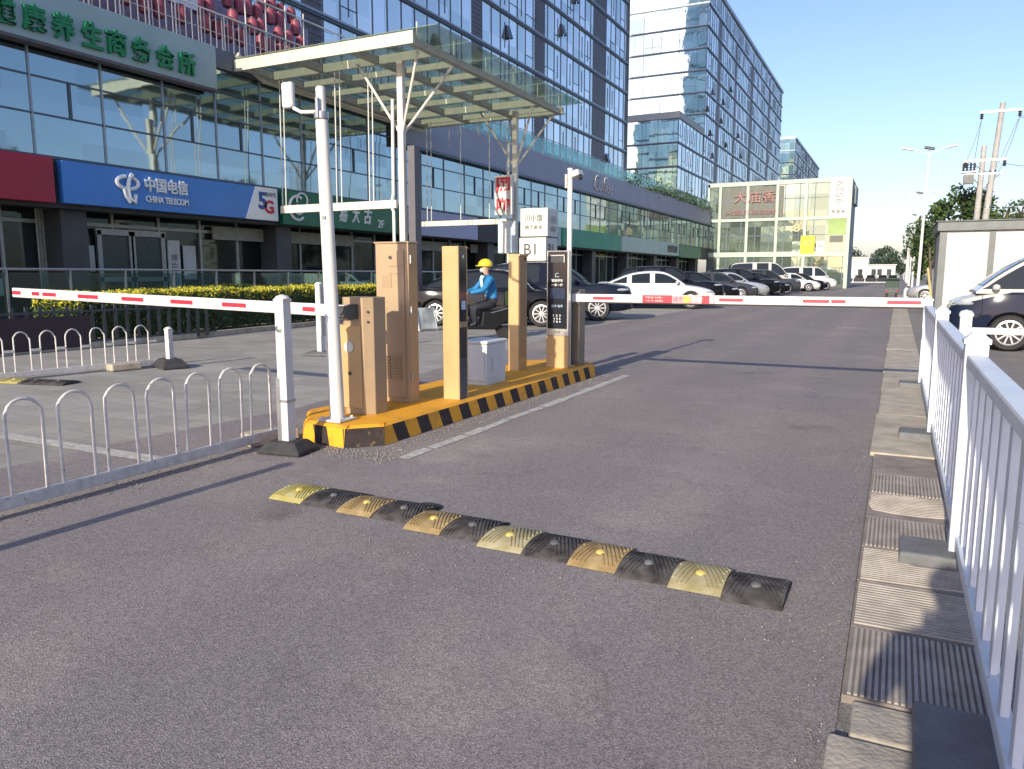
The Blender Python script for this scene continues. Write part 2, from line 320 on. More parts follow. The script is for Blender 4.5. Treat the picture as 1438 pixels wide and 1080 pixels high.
# ------------------------------------------------------------------ mesh building
def wloc(o):
    v = Vector((0, 0, 0))
    while o: v += o.location; o = o.parent
    return v
class MB:
    def __init__(s): s.v = []; s.f = []; s.m = []
    def add(s, vs, fs, m=0):
        o = len(s.v); s.v += [tuple(x) for x in vs]
        for f in fs: s.f.append(tuple(i + o for i in f)); s.m.append(m)
    def box(s, x0, x1, y0, y1, z0, z1, m=0):
        s.add([(x0, y0, z0), (x1, y0, z0), (x1, y1, z0), (x0, y1, z0), (x0, y0, z1), (x1, y0, z1), (x1, y1, z1), (x0, y1, z1)],
              [(0, 3, 2, 1), (4, 5, 6, 7), (0, 1, 5, 4), (1, 2, 6, 5), (2, 3, 7, 6), (3, 0, 4, 7)], m)
    def cbox(s, c, d, m=0, rot=None):
        x, y, z = (k / 2 for k in d); c = Vector(c)
        vs = [Vector(q) for q in ((-x, -y, -z), (x, -y, -z), (x, y, -z), (-x, y, -z), (-x, -y, z), (x, -y, z), (x, y, z), (-x, y, z))]
        if rot is not None: vs = [rot @ q for q in vs]
        s.add([c + q for q in vs], [(0, 3, 2, 1), (4, 5, 6, 7), (0, 1, 5, 4), (1, 2, 6, 5), (2, 3, 7, 6), (3, 0, 4, 7)], m)
    def frame(s, p0, p1, up=(0, 0, 1)):
        d = (Vector(p1) - Vector(p0)).normalized(); u = Vector(up)
        if abs(d.dot(u)) > 0.98: u = Vector((0, 1, 0))
        a = d.cross(u).normalized(); b = a.cross(d).normalized()
        return d, a, b
    def beam(s, p0, p1, w, h, m=0, up=(0, 0, 1)):
        d, a, b = s.frame(p0, p1, up); p0 = Vector(p0); p1 = Vector(p1); vs = []
        for p in (p0, p1):
            for i, j in ((-1, -1), (1, -1), (1, 1), (-1, 1)): vs.append(p + a * (i * w / 2) + b * (j * h / 2))
        s.add(vs, [(3, 2, 1, 0), (4, 5, 6, 7), (0, 1, 5, 4), (1, 2, 6, 5), (2, 3, 7, 6), (3, 0, 4, 7)], m)
    def tube(s, pts, r, n=8, m=0, r1=None):
        pts = [Vector(p) for p in pts]; k = len(pts); vs = []; fs = []
        d0, a, b = s.frame(pts[0], pts[1])
        for i, p in enumerate(pts):
            d = (pts[min(i + 1, k - 1)] - pts[max(i - 1, 0)]).normalized()
            a = (a - d * a.dot(d)).normalized(); b = a.cross(d).normalized()
            rr = r if r1 is None else r + (r1 - r) * i / (k - 1)
            for j in range(n):
                t = 2 * math.pi * j / n; vs.append(p + a * (rr * math.cos(t)) + b * (rr * math.sin(t)))
        for i in range(k - 1):
            for j in range(n): fs.append((i * n + j, i * n + (j + 1) % n, (i + 1) * n + (j + 1) % n, (i + 1) * n + j))
        fs.append(tuple(range(n - 1, -1, -1))); fs.append(tuple((k - 1) * n + j for j in range(n)))
        s.add(vs, fs, m)
    def lathe(s, prof, c, axis='z', n=16, m=0):
        """prof: list of (radius, height along axis)"""
        c = Vector(c); vs = []; fs = []; k = len(prof)
        for r, h in prof:
            for j in range(n):
                t = 2 * math.pi * j / n; x, y = r * math.cos(t), r * math.sin(t)
                vs.append(c + (Vector((x, y, h)) if axis == 'z' else Vector((x, h, y)) if axis == 'y' else Vector((h, x, y))))
        for i in range(k - 1):
            for j in range(n): fs.append((i * n + j, i * n + (j + 1) % n, (i + 1) * n + (j + 1) % n, (i + 1) * n + j))
        fs.append(tuple(range(n - 1, -1, -1))); fs.append(tuple((k - 1) * n + j for j in range(n)))
        s.add(vs, fs, m)
    def ell(s, c, r, nu=14, nv=9, m=0, z0=-1.0, rot=None):
        vs = []; fs = []; c = Vector(c)
        for i in range(nv + 1):
            ph = math.asin(z0) + (math.pi / 2 - math.asin(z0)) * i / nv
            for j in range(nu):
                t = 2 * math.pi * j / nu
                q = Vector((r[0] * math.cos(ph) * math.cos(t), r[1] * math.cos(ph) * math.sin(t), r[2] * math.sin(ph)))
                if rot is not None: q = rot @ q
                vs.append(c + q)
        for i in range(nv):
            for j in range(nu): fs.append((i * nu + j, i * nu + (j + 1) % nu, (i + 1) * nu + (j + 1) % nu, (i + 1) * nu + j))
        fs.append(tuple(range(nu - 1, -1, -1)))
        s.add(vs, fs, m)
    def prism(s, poly, a0, a1, axis='y', m=0):
        """poly in the two other axes, extruded along axis from a0 to a1"""
        def P(u, v, a): return (u, a, v) if axis == 'y' else (a, u, v) if axis == 'x' else (u, v, a)
        k = len(poly); vs = [P(u, v, a0) for u, v in poly] + [P(u, v, a1) for u, v in poly]
        fs = [tuple(range(k)), tuple(range(2 * k - 1, k - 1, -1))] + [(i, i + k, (i + 1) % k + k, (i + 1) % k) for i in range(k)]
        s.add(vs, fs, m)
    def build(s, name, mats, parent=None, smooth=False, bevel=0.0, local=False, auto=True, fix=True):
        me = bpy.data.meshes.new(name); org = Vector((0, 0, 0))
        if parent is not None:
            if not local: org = wloc(parent)
        elif s.v:
            xs, ys, zs = zip(*s.v); org = Vector(((min(xs) + max(xs)) / 2, (min(ys) + max(ys)) / 2, min(zs)))
        me.from_pydata([(a - org[0], b - org[1], c - org[2]) for a, b, c in s.v], [], s.f)
        for k in (mats if isinstance(mats, (list, tuple)) else [mats]): me.materials.append(M[k])
        me.polygons.foreach_set('material_index', s.m)
        if fix:
            bm = bmesh.new(); bm.from_mesh(me); bmesh.ops.recalc_face_normals(bm, faces=bm.faces); bm.to_mesh(me); bm.free()
        if smooth:
            me.polygons.foreach_set('use_smooth', [True] * len(me.polygons)); me.set_sharp_from_angle(angle=R(40))
        me.update()
        o = bpy.data.objects.new(name, me); COL.objects.link(o)
        if parent is not None: o.parent = parent
        else: o.location = org
        if bevel:
            b = o.modifiers.new('bevel', 'BEVEL'); b.width = bevel; b.segments = 2; b.limit_method = 'ANGLE'; b.angle_limit = R(40)
        return o
def tag(o, label=None, cat=None, group=None, kind=None):
    if label: o['label'] = label
    if cat: o['category'] = cat
    if group: o['group'] = group
    if kind: o['kind'] = kind
    return o
def thing(name, loc, label, cat, group=None, rz=0):
    o = bpy.data.objects.new(name, None); COL.objects.link(o); o.location = loc; o.rotation_euler = (0, 0, rz)
    o.empty_display_size = 0.2
    return tag(o, label, cat, group)
def copy_thing(root, loc, rz, label=None, group=None):
    r = root.copy(); COL.objects.link(r); r.location = loc; r.rotation_euler = (0, 0, rz)
    def rec(a, b):
        for ch in a.children:
            c = ch.copy(); COL.objects.link(c); c.parent = b; rec(ch, c)
    rec(root, r)
    if label: r['label'] = label
    if group: r['group'] = group
    return r

_tx = {}
def text(body, name, m, parent, loc, h=None, width=None, face='x', ext=0.01, bold=0.0, roll=0.0, shear=0.0):
    """text mesh centred on loc; face 'x' looks to +X, 'y' looks to -Y, 'z' lies flat"""
    c = bpy.data.curves.new('t', 'FONT'); c.body = body; c.size = 1; c.extrude = 0.02; c.offset = bold; c.resolution_u = 3
    c.align_x = 'CENTER'; c.shear = shear
    o = bpy.data.objects.new('t', c); COL.objects.link(o)
    dg = bpy.context.evaluated_depsgraph_get()
    me = bpy.data.meshes.new_from_object(o.evaluated_get(dg)); bpy.data.objects.remove(o); bpy.data.curves.remove(c)
    xs = [v.co.x for v in me.vertices]; ys = [v.co.y for v in me.vertices]
    cx, cy = (min(xs) + max(xs)) / 2, (min(ys) + max(ys)) / 2; W, H = max(xs) - min(xs), max(ys) - min(ys)
    sy = (h / H) if h else width / W; sx = (width / W) if width else sy
    org = wloc(parent) if parent else Vector((0, 0, 0)); L = Vector(loc) - org
    cr, sr = math.cos(roll), math.sin(roll)
    for v in me.vertices:
        x, y, z = (v.co.x - cx) * sx, (v.co.y - cy) * sy, v.co.z * ext / 0.02
        x, y = x * cr - y * sr, x * sr + y * cr
        v.co = L + (Vector((z, x, y)) if face == 'x' else Vector((x, -z, y)) if face == 'y' else Vector((x, y, z)))
    me.materials.clear(); me.materials.append(M[m])
    ob = bpy.data.objects.new(name, me); COL.objects.link(ob); ob.parent = parent
    return ob

def leaves(n, sampler, size, seed=1, mats=1, flat=0.0):
    """many small leaf-sized quads at sampled points -> MB"""
    rr = random.Random(seed); b = MB()
    for _ in range(n):
        p, mi = sampler(rr); p = Vector(p)
        s_ = size * rr.uniform(0.6, 1.4)
        d = Vector((rr.gauss(0, 1), rr.gauss(0, 1), rr.gauss(0, 1) * (1 - flat))).normalized()
        a = d.orthogonal().normalized(); a = Matrix.Rotation(rr.uniform(0, 6.28), 3, d) @ a; c = d.cross(a)
        k = len(b.v)
        b.v += [tuple(p - a * s_), tuple(p + c * s_ * 0.5), tuple(p + a * s_), tuple(p - c * s_ * 0.5)]
        b.f.append((k, k + 1, k + 2, k + 3)); b.m.append(mi)
    return b

# ------------------------------------------------------------------ ground, road, pavements (setting)
def sheet(name, poly, z, m):
    b = MB(); b.add([(x, y, z) for x, y in poly], [tuple(range(len(poly)))]); return tag(b.build(name, m, fix=False), kind='structure')
sheet('ground', [(-900, -300), (900, -300), (900, 1500), (-900, 1500)], -0.016, 'asphalt_old')
sheet('road', [(-6.0, -14), (-0.09, -14), (-0.09, 300), (-7.9, 300), (-7.9, 60), (-7.7, 20), (-5.85, 6.4), (-6.0, 4.6)], -0.004, 'asphalt')
sheet('forecourt', [(-24, -14), (-6.0, -14), (-6.0, 4.6), (-5.85, 6.4), (-7.7, 20), (-7.9, 60), (-7.9, 95), (-24, 95)], -0.008, 'pavers')
# worn white line beside the island, faded stripes in the exit lane (structure)
def strip(b, pts, wd, z):
    for (x0, y0), (x1, y1) in zip(pts, pts[1:]):
        d = Vector((x1 - x0, y1 - y0, 0)).normalized(); a = Vector((-d.y, d.x, 0)) * wd / 2
        b.add([(x0 - a.x, y0 - a.y, z), (x1 - a.x, y1 - a.y, z), (x1 + a.x, y1 + a.y, z), (x0 + a.x, y0 + a.y, z)], [(0, 1, 2, 3)])
rr = random.Random(3)
b = MB(); y = 4.95
while y < 10.6:
    l_ = rr.uniform(0.25, 0.8); strip(b, [(-3.45 + rr.uniform(-.012, .012), y), (-3.45 + rr.uniform(-.012, .012), min(10.65, y + l_))], rr.uniform(0.085, 0.125), 0.0); y += l_ - 0.0 + rr.choice((0.0, 0.0, 0.03))
tag(b.build('road_line', 'road_paint', fix=False), kind='structure')
b = MB(); strip(b, [(-7.2, 4.05), (-5.0, 4.05)], 0.16, 0.0)
for k in range(14): strip(b, [(-3.5 + k * 0.3, 24.6 + 0.02 * k), (-3.36 + k * 0.3, 24.6 + 0.02 * k)], 0.10, 0.0)
tag(b.build('road_marking', 'road_paint', fix=False), kind='structure')

# gutter strip under the right-hand fence: plain slabs, then ribbed paving tiles
b = MB(); y = 6.75; i = 0
while y < 60:
    l_ = 1.96; b.box(-0.11 + rr.uniform(-.012, .012), 0.42, y, y + l_ - 0.012, -0.05, 0.022 + rr.uniform(-.004, .004)); y += l_
tag(b.build('gutter_slabs', 'kerb_concrete', bevel=0.008), kind='structure')
b = MB()
y = -2.0
for l_, dx in ((0.9, .02), (0.9, .0), (0.85, .03), (0.62, 0.0), (0.55, -.02), (0.40, .03), (0.26, -.01), (0.24, .05)):
    if y < 2.68: b.box(-0.10 + dx, 0.40, y, min(2.70, y + l_ - 0.015), -0.05, 0.014 + rr.uniform(-.004, .004))
    y += l_
b.box(0.13, 0.46, 1.9, 2.72, -0.05, 0.055, 1)
tag(b.build('gutter_edge', ['kerb_stone', 'slab_grey'], bevel=0.012), kind='structure')
b = MB()
tiles = [(2.72, 3.30, 'y'), (3.31, 3.84, 'x'), (3.85, 4.36, 'd'), (4.37, 4.93, 'y'), (4.94, 5.50, 'c'), (5.51, 6.06, 'y'), (6.07, 6.73, 'n')]
for y0, y1, k in tiles:
    x0, x1 = -0.085, 0.40
    b.box(x0, x1, y0, y1, -0.05, 0.014)
    if k == 'y':
        n = 22
        for j in range(n):
            x = x0 + 0.012 + (x1 - x0 - 0.024) * (j + 0.5) / n; b.box(x - 0.0058, x + 0.0058, y0 + 0.01, y1 - 0.01, 0.012, 0.021, 1)
    if k == 'x':
        for j in range(17):
            q = y0 + 0.02 + (y1 - y0 - 0.04) * (j + 0.5) / 17; b.box(x0 + 0.01, x1 - 0.01, q - 0.008, q + 0.008, 0.012, 0.021, 1)
    if k == 'd':
        for j in range(17):
            q = y0 + 0.02 + (y1 - y0 - 0.04) * (j + 0.5) / 17; b.beam((x0 + 0.012, q - 0.012, 0.0165), (x1 - 0.012, q + 0.012, 0.0165), 0.014, 0.009, 1)
    if k == 'c':
        for j in range(14):
            r_ = 0.12 + j * 0.033; pts = []
            for a in range(0, 61):
                t = R(185 + a * 170 / 60); px, py = 0.16 + r_ * 1.0 * math.cos(t), y0 + 0.66 + r_ * math.sin(t)
                if x0 + .01 < px < x1 - .01 and y0 + .01 < py < y1 - .01: pts.append((px, py, 0.0165))
            for p, q in zip(pts, pts[1:]):
                if math.hypot(p[0] - q[0], p[1] - q[1]) < .05: b.beam(p, q, 0.014, 0.009, 1)
tag(b.build('ribbed_paving', ['rib_dark', 'rib_light']), kind='structure')

# ------------------------------------------------------------------ traffic island
isl = [(-4.62, 5.10), (-4.10, 5.02), (-3.86, 5.28), (-3.83, 10.36), (-4.02, 10.60), (-4.72, 10.60), (-4.96, 10.35), (-4.98, 5.55)]
def island():
    b = MB(); H = 0.18; sl = 0.035
    n = len(isl); cx = sum(p[0] for p in isl) / n; cy = sum(p[1] for p in isl) / n
    top = []
    per = []
    for i in range(n):
        p, q = isl[i], isl[(i + 1) % n]; L = math.hypot(q[0] - p[0], q[1] - p[1]); per.append((p, q, L))
    k = 0
    for p, q, L in per:
        st = max(1, round(L / 0.185)) if L > 0.4 else 1 if k == 3 else 2
        nrm = Vector((q[1] - p[1], -(q[0] - p[0]), 0)).normalized()
        for j in range(st):
            f0, f1 = j / st, (j + 1) / st
            A = Vector((p[0] + (q[0] - p[0]) * f0, p[1] + (q[1] - p[1]) * f0, 0)); B = Vector((p[0] + (q[0] - p[0]) * f1, p[1] + (q[1] - p[1]) * f1, 0))
            d = (B - A)
            # slanted stripes: the top edge of each stripe leans back along the kerb
            s0 = -d.normalized() * 0.055 if j > 0 else Vector(); s1 = -d.normalized() * 0.055 if j < st - 1 else Vector()
            ain = -nrm * sl
            up = Vector((0, 0, H))
            b.add([A, B, B + ain * .6 + s1 + up * .88, A + ain * .6 + s0 + up * .88], [(0, 1, 2, 3)], k % 2)
            b.add([A + ain * .6 + s0 + up * .88, B + ain * .6 + s1 + up * .88, B + ain * 1.6 + s1 + up, A + ain * 1.6 + s0 + up], [(0, 1, 2, 3)], 0)
            top.append(A + ain * 1.6 + s0 + up); top.append(B + ain * 1.6 + s1 + up); k += 1
    m = len(b.v); b.v += [tuple(t) for t in top]; b.v.append((cx, cy, H + 0.004)); c = len(b.v) - 1
    for i in range(len(top)): b.f.append((m + i, m + (i + 1) % len(top), c)); b.m.append(0)
    o = b.build('traffic_island', ['island_yellow', 'island_black'], fix=False)
    return tag(o, 'yellow painted traffic island with black slanted kerb stripes carrying the gate equipment', 'traffic island')
island()
IZ = 0.18

# ------------------------------------------------------------------ speed bump of rubber segments
def grit():
    """loose chippings gathered along the island, the railing feet and the gutter edge"""
    r = random.Random(77); b = MB()
    def stone(x, y, q):
        vs = [(x + q * r.uniform(.6, 1.2) * math.cos(a), y + q * r.uniform(.6, 1.2) * math.sin(a), -.002) for a in (0, 1.3, 2.6, 3.9, 5.1)]
        b.add(vs + [(x + r.uniform(-.3, .3) * q, y, q * r.uniform(.5, .9))], [(0, 1, 5), (1, 2, 5), (2, 3, 5), (3, 4, 5), (4, 0, 5)], r.choice((0, 0, 1)))
    for k in range(1500): stone(-3.80 + abs(r.gauss(0, .12)), r.uniform(5.0, 10.6), r.uniform(.003, .009))
    for k in range(900): stone(r.uniform(-4.75, -3.5), 5.05 - abs(r.gauss(0, .16)), r.uniform(.003, .010))
    for k in range(600): stone(-.13 - abs(r.gauss(0, .05)), r.uniform(1.2, 9.0), r.uniform(.002, .005))
    for k in range(500): stone(-4.72 + r.gauss(0, .12), r.uniform(2.0, 5.0), r.uniform(.003, .008))
    for k in range(700): stone(r.uniform(-3.5, -.2), 3.45 + r.gauss(0, .35), r.uniform(.002, .006))
    tag(b.build('grit', ['grit_dark', 'grit_pale'], fix=False), 'loose pale chippings along the kerbs', 'grit', kind='stuff')
grit()
def hump_seg(b, x0, x1, off, hgt, m, edge):
    """curved ribbed rubber block: cross-section arc along Y, ribs in a V"""
    n = 14; dep = 0.36; k = 10
    def z(t): return hgt * math.sin(math.pi * t) ** 0.72 if 0 < t < 1 else 0.0
    rows = []
    for i in range(n + 1):
        t = i / n; rows.append((off + dep * t, z(t)))
    vs = []; fs = []
    nx = 8
    for j in range(nx + 1):
        x = x0 + (x1 - x0) * j / nx
        for (yy, zz) in rows: vs.append((x, yy, zz))
    for j in range(nx):
        for i in range(n): fs.append((j * (n + 1) + i, (j + 1) * (n + 1) + i, (j + 1) * (n + 1) + i + 1, j * (n + 1) + i + 1))
    fs.append(tuple(range(n, -1, -1))); fs.append(tuple(nx * (n + 1) + i for i in range(n + 1)))
    b.add(vs, fs, m)
    # V ribs
    xm = x0 + (x1 - x0) * 0.42
    for j in range(11):
        for s_ in (0, 1):
            pts = []
            for i in range(9):
                t = 0.10 + 0.80 * i / 8
                if s_ == 0: x = xm - 0.012 - 0.022 * j + 0.05 * (t - .5)
                else: x = xm + 0.012 + 0.022 * j - 0.16 * (t - .5)
                if x0 + 0.008 < x < x1 - 0.008: pts.append((x, off + dep * t, z(t) + 0.001))
            for p, q in zip(pts, pts[1:]): b.beam(p, q, 0.010, 0.008, m)
def speed_bump(name, loc, xs, ys, cols, label, rz=0.0, z=0.040, group=None, miss=()):
    t = thing(name, loc, label, 'speed bump', group)
    nm = {'hump_black': 'black_segment'}
    for i in range(len(xs) - 1):
        if i in miss: continue
        b = MB(); hump_seg(b, xs[i] - loc[0] + 0.002, xs[i + 1] - loc[0] - 0.002, ys[i] - loc[1], z if cols[i] != 'hump_black' else z * 0.93, 0, 0)
        o = b.build(nm.get(cols[i], 'yellow_segment'), cols[i], t, local=True)
        me = o.data; me.polygons.foreach_set('use_smooth', [True] * len(me.polygons)); me.set_sharp_from_angle(angle=R(35))
        c = MB(); xm = (xs[i] + xs[i + 1]) / 2 - loc[0]
        c.lathe([(0.026, 0), (0.024, 0.010), (0.012, 0.016), (0.002, 0.017)], (xm, ys[i] - loc[1] + 0.15, z * 0.90), n=12)
        c.build('bolt', 'bulb_yellow' if cols[i] != 'hump_black' else 'base_grey', o, local=True, smooth=True)
    t.rotation_euler.z = rz
    return t
hx = [-3.60, -3.33, -3.02, -2.76, -2.47, -2.22, -1.95, -1.68, -1.41, -1.15, -0.88, -0.63, -0.36]
hy = [3.63, 3.63, 3.60, 3.61, 3.52, 3.52, 3.46, 3.45, 3.43, 3.40, 3.38, 3.35]
hc = ['hump_yellow', 'hump_black', 'hump_orange', 'hump_black', 'hump_orange', 'hump_black', 'hump_pale', 'hump_black', 'hump_orange', 'hump_black', 'hump_pale', 'hump_black']
speed_bump('speed_bump', (-1.98, 3.5, 0), hx, hy, hc, 'long yellow and black ribbed rubber speed bump lying across the near lane')
sb = speed_bump('speed_bump', (-10.25, 6.35, 0.0), [-10.9, -10.55, -10.2, -9.85], [6.2] * 3, ['hump_yellow', 'hump_black', 'hump_black'], 'short piece of speed bump in the exit lane behind the near arched railing', rz=R(15))
# small manhole / dropped rubber scrap beside the bump
b = MB(); b.ell((-2.57, 3.98, -0.012), (0.10, 0.05, 0.026), nu=16, nv=4, z0=0.0)
tag(b.build('rubber_scrap', 'rubber', smooth=True), 'small dark rubber scrap lying on the asphalt behind the long speed bump', 'debris')

# ------------------------------------------------------------------ barrier gates
def chamfer_box(b, x0, x1, y0, y1, z0, z1, c, m=0):
    poly = [(x0 + c, y0), (x1 - c, y0), (x1, y0 + c), (x1, y1 - c), (x1 - c, y1), (x0 + c, y1), (x0, y1 - c), (x0, y0 + c)]
    b.prism(poly, z0, z1, 'z', m)
def left_gate():
    t = thing('barrier_gate', (-4.42, 5.72, IZ), 'tan barrier gate whose red and white arm reaches left over the exit lane', 'barrier gate', 'barrier gates')
    b = MB(); chamfer_box(b, -4.56, -4.21, 5.56, 5.88, IZ, 1.25, 0.07)
    b.build('cabinet', 'cabinet_tan', t, bevel=0.006)
    b = MB(); b.box(-4.54, -4.30, 5.548, 5.560, 0.24, 1.0); b.build('front_door', 'cabinet_yellow', t, bevel=0.003)
    b = MB(); b.lathe([(0.052, 0), (0.052, -0.010), (0.040, -0.014)], (-4.43, 5.548, 0.80), 'y', 20); b.build('round_badge', 'sign_white', t, smooth=True)
    b = MB(); b.lathe([(0.016, 0), (0.016, -0.012), (0.008, -0.016)], (-4.43, 5.548, 0.56), 'y', 12); b.build('lock', 'dark_steel', t, smooth=True)
    b = MB()
    for zz in (1.03, 1.12): b.lathe([(0.012, 0), (0.012, -0.008)], (-4.245, 5.593, zz), 'y', 8)
    b.build('bolt', 'dark_steel', t)
    b = MB(); b.box(-4.60, -4.33, 5.47, 5.553, 1.07, 1.175); b.box(-4.36, -4.325, 5.45, 5.553, 1.055, 1.19); b.lathe([(0.03, 0), (0.03, -0.012)], (-4.45, 5.47, 1.125), 'y', 12)
    b.build('arm_clamp', 'dark_steel', t, bevel=0.004)
    arm = MB(); A = Vector((-4.33, 5.50, 1.125)); B = Vector((-9.32, 5.50, 1.245)); arm.beam(A, B, 0.04, 0.11, 0)
    a = arm.build('arm', 'white_paint', t, bevel=0.012)
    u = (B - A).normalized()
    for s0, s1 in ((0.085, .115), (0.255, .32), (0.40, .465), (0.545, .615), (0.69, .76), (0.835, .885), (0.895, .925), (0.965, 0.998)):
        f = MB(); f.beam(A + (B - A) * s0, A + (B - A) * s1, 0.046, 0.045, 0); f.build('red_reflector', 'red', a, bevel=0.006)
    return t
left_gate()
def right_gate():
    t = thing('barrier_gate', (-4.05, 10.20, IZ), 'dull grey barrier gate whose long white arm closes the near lane', 'barrier gate', 'barrier gates')
    b = MB(); b.box(-4.22, -3.955, 10.02, 10.24, IZ, 1.25); b.box(-4.215, -3.96, 10.005, 10.02, 0.24, 1.20); b.build('cabinet', 'cabinet_grey', t, bevel=0.008)
    b = MB(); b.box(-4.232, -4.10, 9.99, 10.02, 0.22, 1.23); b.build('side_panel', 'black', t)
    b = MB(); b.box(-4.05, -3.95, 9.955, 10.004, 1.055, 1.215); b.build('arm_clamp', 'chrome', t, bevel=0.006)
    A = Vector((-4.04, 9.93, 1.135)); B = Vector((0.28, 9.93, 1.135))
    arm = MB(); arm.beam(A, B, 0.04, 0.11, 0); a = arm.build('arm', 'white_paint', t, bevel=0.012)
    u = MB(); u.beam(A - Vector((-0.25, 0, .062)), B - Vector((0, 0, .062)), 0.035, 0.014); u.build('rubber_edge', 'plastic_black', a)
    for x0, x1 in ((-3.72, -3.42), (-2.02, -1.72), (-1.02, -0.72), (-0.70, -0.54), (-0.10, 0.25)):
        f = MB(); f.beam((x0, 9.93, 1.135), (x1, 9.93, 1.135), 0.046, 0.042); f.build('red_reflector', 'red', a, bevel=0.006)
    f = MB(); f.box(-3.02, -2.62, 9.9045, 9.909, 1.085, 1.185); lb = f.build('red_label', 'red', a); f = MB(); f.box(-2.24, -2.14, 9.9045, 9.909, 1.085, 1.185); f.build('red_label', 'red', a)
    f = MB(); f.box(-2.14, -2.06, 9.9045, 9.909, 1.085, 1.185); f.build('pink_label', 'pink', a); f = MB(); f.box(-2.62, -2.24, 9.9045, 9.909, 1.085, 1.185); pk = f.build('pink_label', 'pink', a)
    text('严禁逗留  安全第一', 'lettering', 'sign_white', lb, (-2.86, 9.903, 1.155), width=0.24, face='y', ext=0.001)
    text('一车一杆  请勿跟车', 'lettering', 'sign_white', lb, (-2.86, 9.903, 1.112), width=0.24, face='y', ext=0.001)
    text('请勿', 'lettering', 'red', pk, (-2.54, 9.903, 1.135), h=0.075, face='y', ext=0.001)
    text('停留', 'lettering', 'sign_white', pk, (-2.30, 9.903, 1.135), h=0.07, face='y', ext=0.001)
    f = MB(); f.lathe([(0.05, 0), (0.05, -0.003)], (-2.43, 9.903, 1.135), 'y', 20); f.build('gold_disc', 'gold', a)  # plain gold disc over the middle of the pink label
    return t
right_gate()

# tall electric cabinet
def tall_cabinet():
    t = thing('electric_cabinet', (-4.4, 6.55, IZ), 'tall tan steel cabinet with louvres behind the left barrier gate', 'cabinet')
    X0, X1, Y0, Y1, Z1 = -4.67, -4.28, 6.30, 6.46, 1.755
    b = MB(); b.box(X0, X1, Y0, Y1, IZ, Z1); b.box(X0 - .012, X1 + .012, Y0 - .012, Y1 + .012, Z1, Z1 + .018); b.build('body', 'cabinet_tan', t, bevel=0.006)
    b = MB(); b.box(X0 + .03, X1 - .045, Y0 - .014, Y0, IZ + .05, Z1 - .07)
    d = b.build('door', 'cabinet_tan', t, bevel=0.004)
    b = MB()
    for j in range(6): b.box(X0 + .08, X0 + .20, Y0 - .022, Y0 - .0145, 1.33 + j * .022, 1.34 + j * .022)
    b.build('louvre', 'cabinet_tan', d); b = MB()
    for j in range(8):
        b.box(X0 + .055, X0 + .165, Y0 - .030, Y0 - .0145, .42 + j * .030, .434 + j * .030)
        b.box(X0 + .185, X0 + .30, Y0 - .030, Y0 - .0145, .42 + j * .030, .434 + j * .030)
    b.build('louvre', 'cabinet_tan', d)
    b = MB(); b.lathe([(0.016, 0), (0.016, -.012), (0.006, -.014)], (X0 + .19, Y0 - .014, 1.62), 'y', 12); b.build('lock', 'dark_steel', d, smooth=True)
    b = MB(); b.box(X0 + .17, X0 + .33, Y0 - .0175, Y0 - .0145, 1.53, 1.534); b.box(X0 + .17, X0 + .33, Y0 - .0175, Y0 - .0145, 1.46, 1.464); b.build('seam', 'cabinet_grey', d)
    b = MB()
    for zz in (0.45, 1.1, 1.6): b.tube([(X1 + .006, Y0 + .03, zz - .04), (X1 + .006, Y0 + .03, zz + .04)], .01, 8)
    b.build('hinge', 'steel', t)
tall_cabinet()

# camera post with dark glass side
def camera_post():
    t = thing('camera_post', (-4.1, 6.82, IZ), 'slim tan plate camera post with a black glass side left of the white box', 'camera post', 'tan posts on the island')
    X0, X1, Y0, Y1, Z1 = -4.13, -3.94, 6.68, 6.86, 1.735
    b = MB(); b.box(X0, X1 - .012, Y0, Y1, IZ, Z1); b.box(X1 - .012, X1, Y0, Y0 + .02, IZ, Z1); b.box(X1 - .012, X1, Y1 - .014, Y1, IZ, Z1); b.build('body', 'cabinet_yellow', t, bevel=0.004)
    b = MB(); b.box(X1 - .012, X1 - .003, Y0 + .022, Y1 - .016, 0.98, Z1 - .006); g = b.build('glass_panel', 'screen', t)
    b = MB(); b.lathe([(0.02, 0), (0.02, .006), (.012, .009)], (X1 - .003, Y0 + .09, 1.63), 'x', 14); b.build('lens', 'chrome', g, smooth=True)
    b = MB(); b.box(X1 - .003, X1 + .001, Y0 + .06, Y0 + .14, 1.10, 1.19); b.build('screen', 'letter_cyan', g)
    b = MB(); b.box(X1 - .012, X1 + .002, Y0 + .022, Y1 - .016, .92, .978); b.build('trim', 'cabinet_brown', t)
    b = MB(); b.box(X1 - .012, X1 - .003, Y0 + .022, Y1 - .016, .60, .918); b.build('lower_panel', 'black', t)
    b = MB(); b.box(X1 - .012, X1 - .004, Y0 + .022, Y1 - .016, IZ, .598)
    for j in range(6): b.box(X1 - .004, X1, Y0 + .03 + j * .022, Y0 + .04 + j * .022, .50, .585)
    b.build('grille', 'base_grey', t)
    b = MB(); b.tube([(X0 - .012, Y0 + .1, .42), (X0 - .012, Y0 + .1, .68)], .022, 8); b.build('side_lamp', 'dark_steel', t)
camera_post()
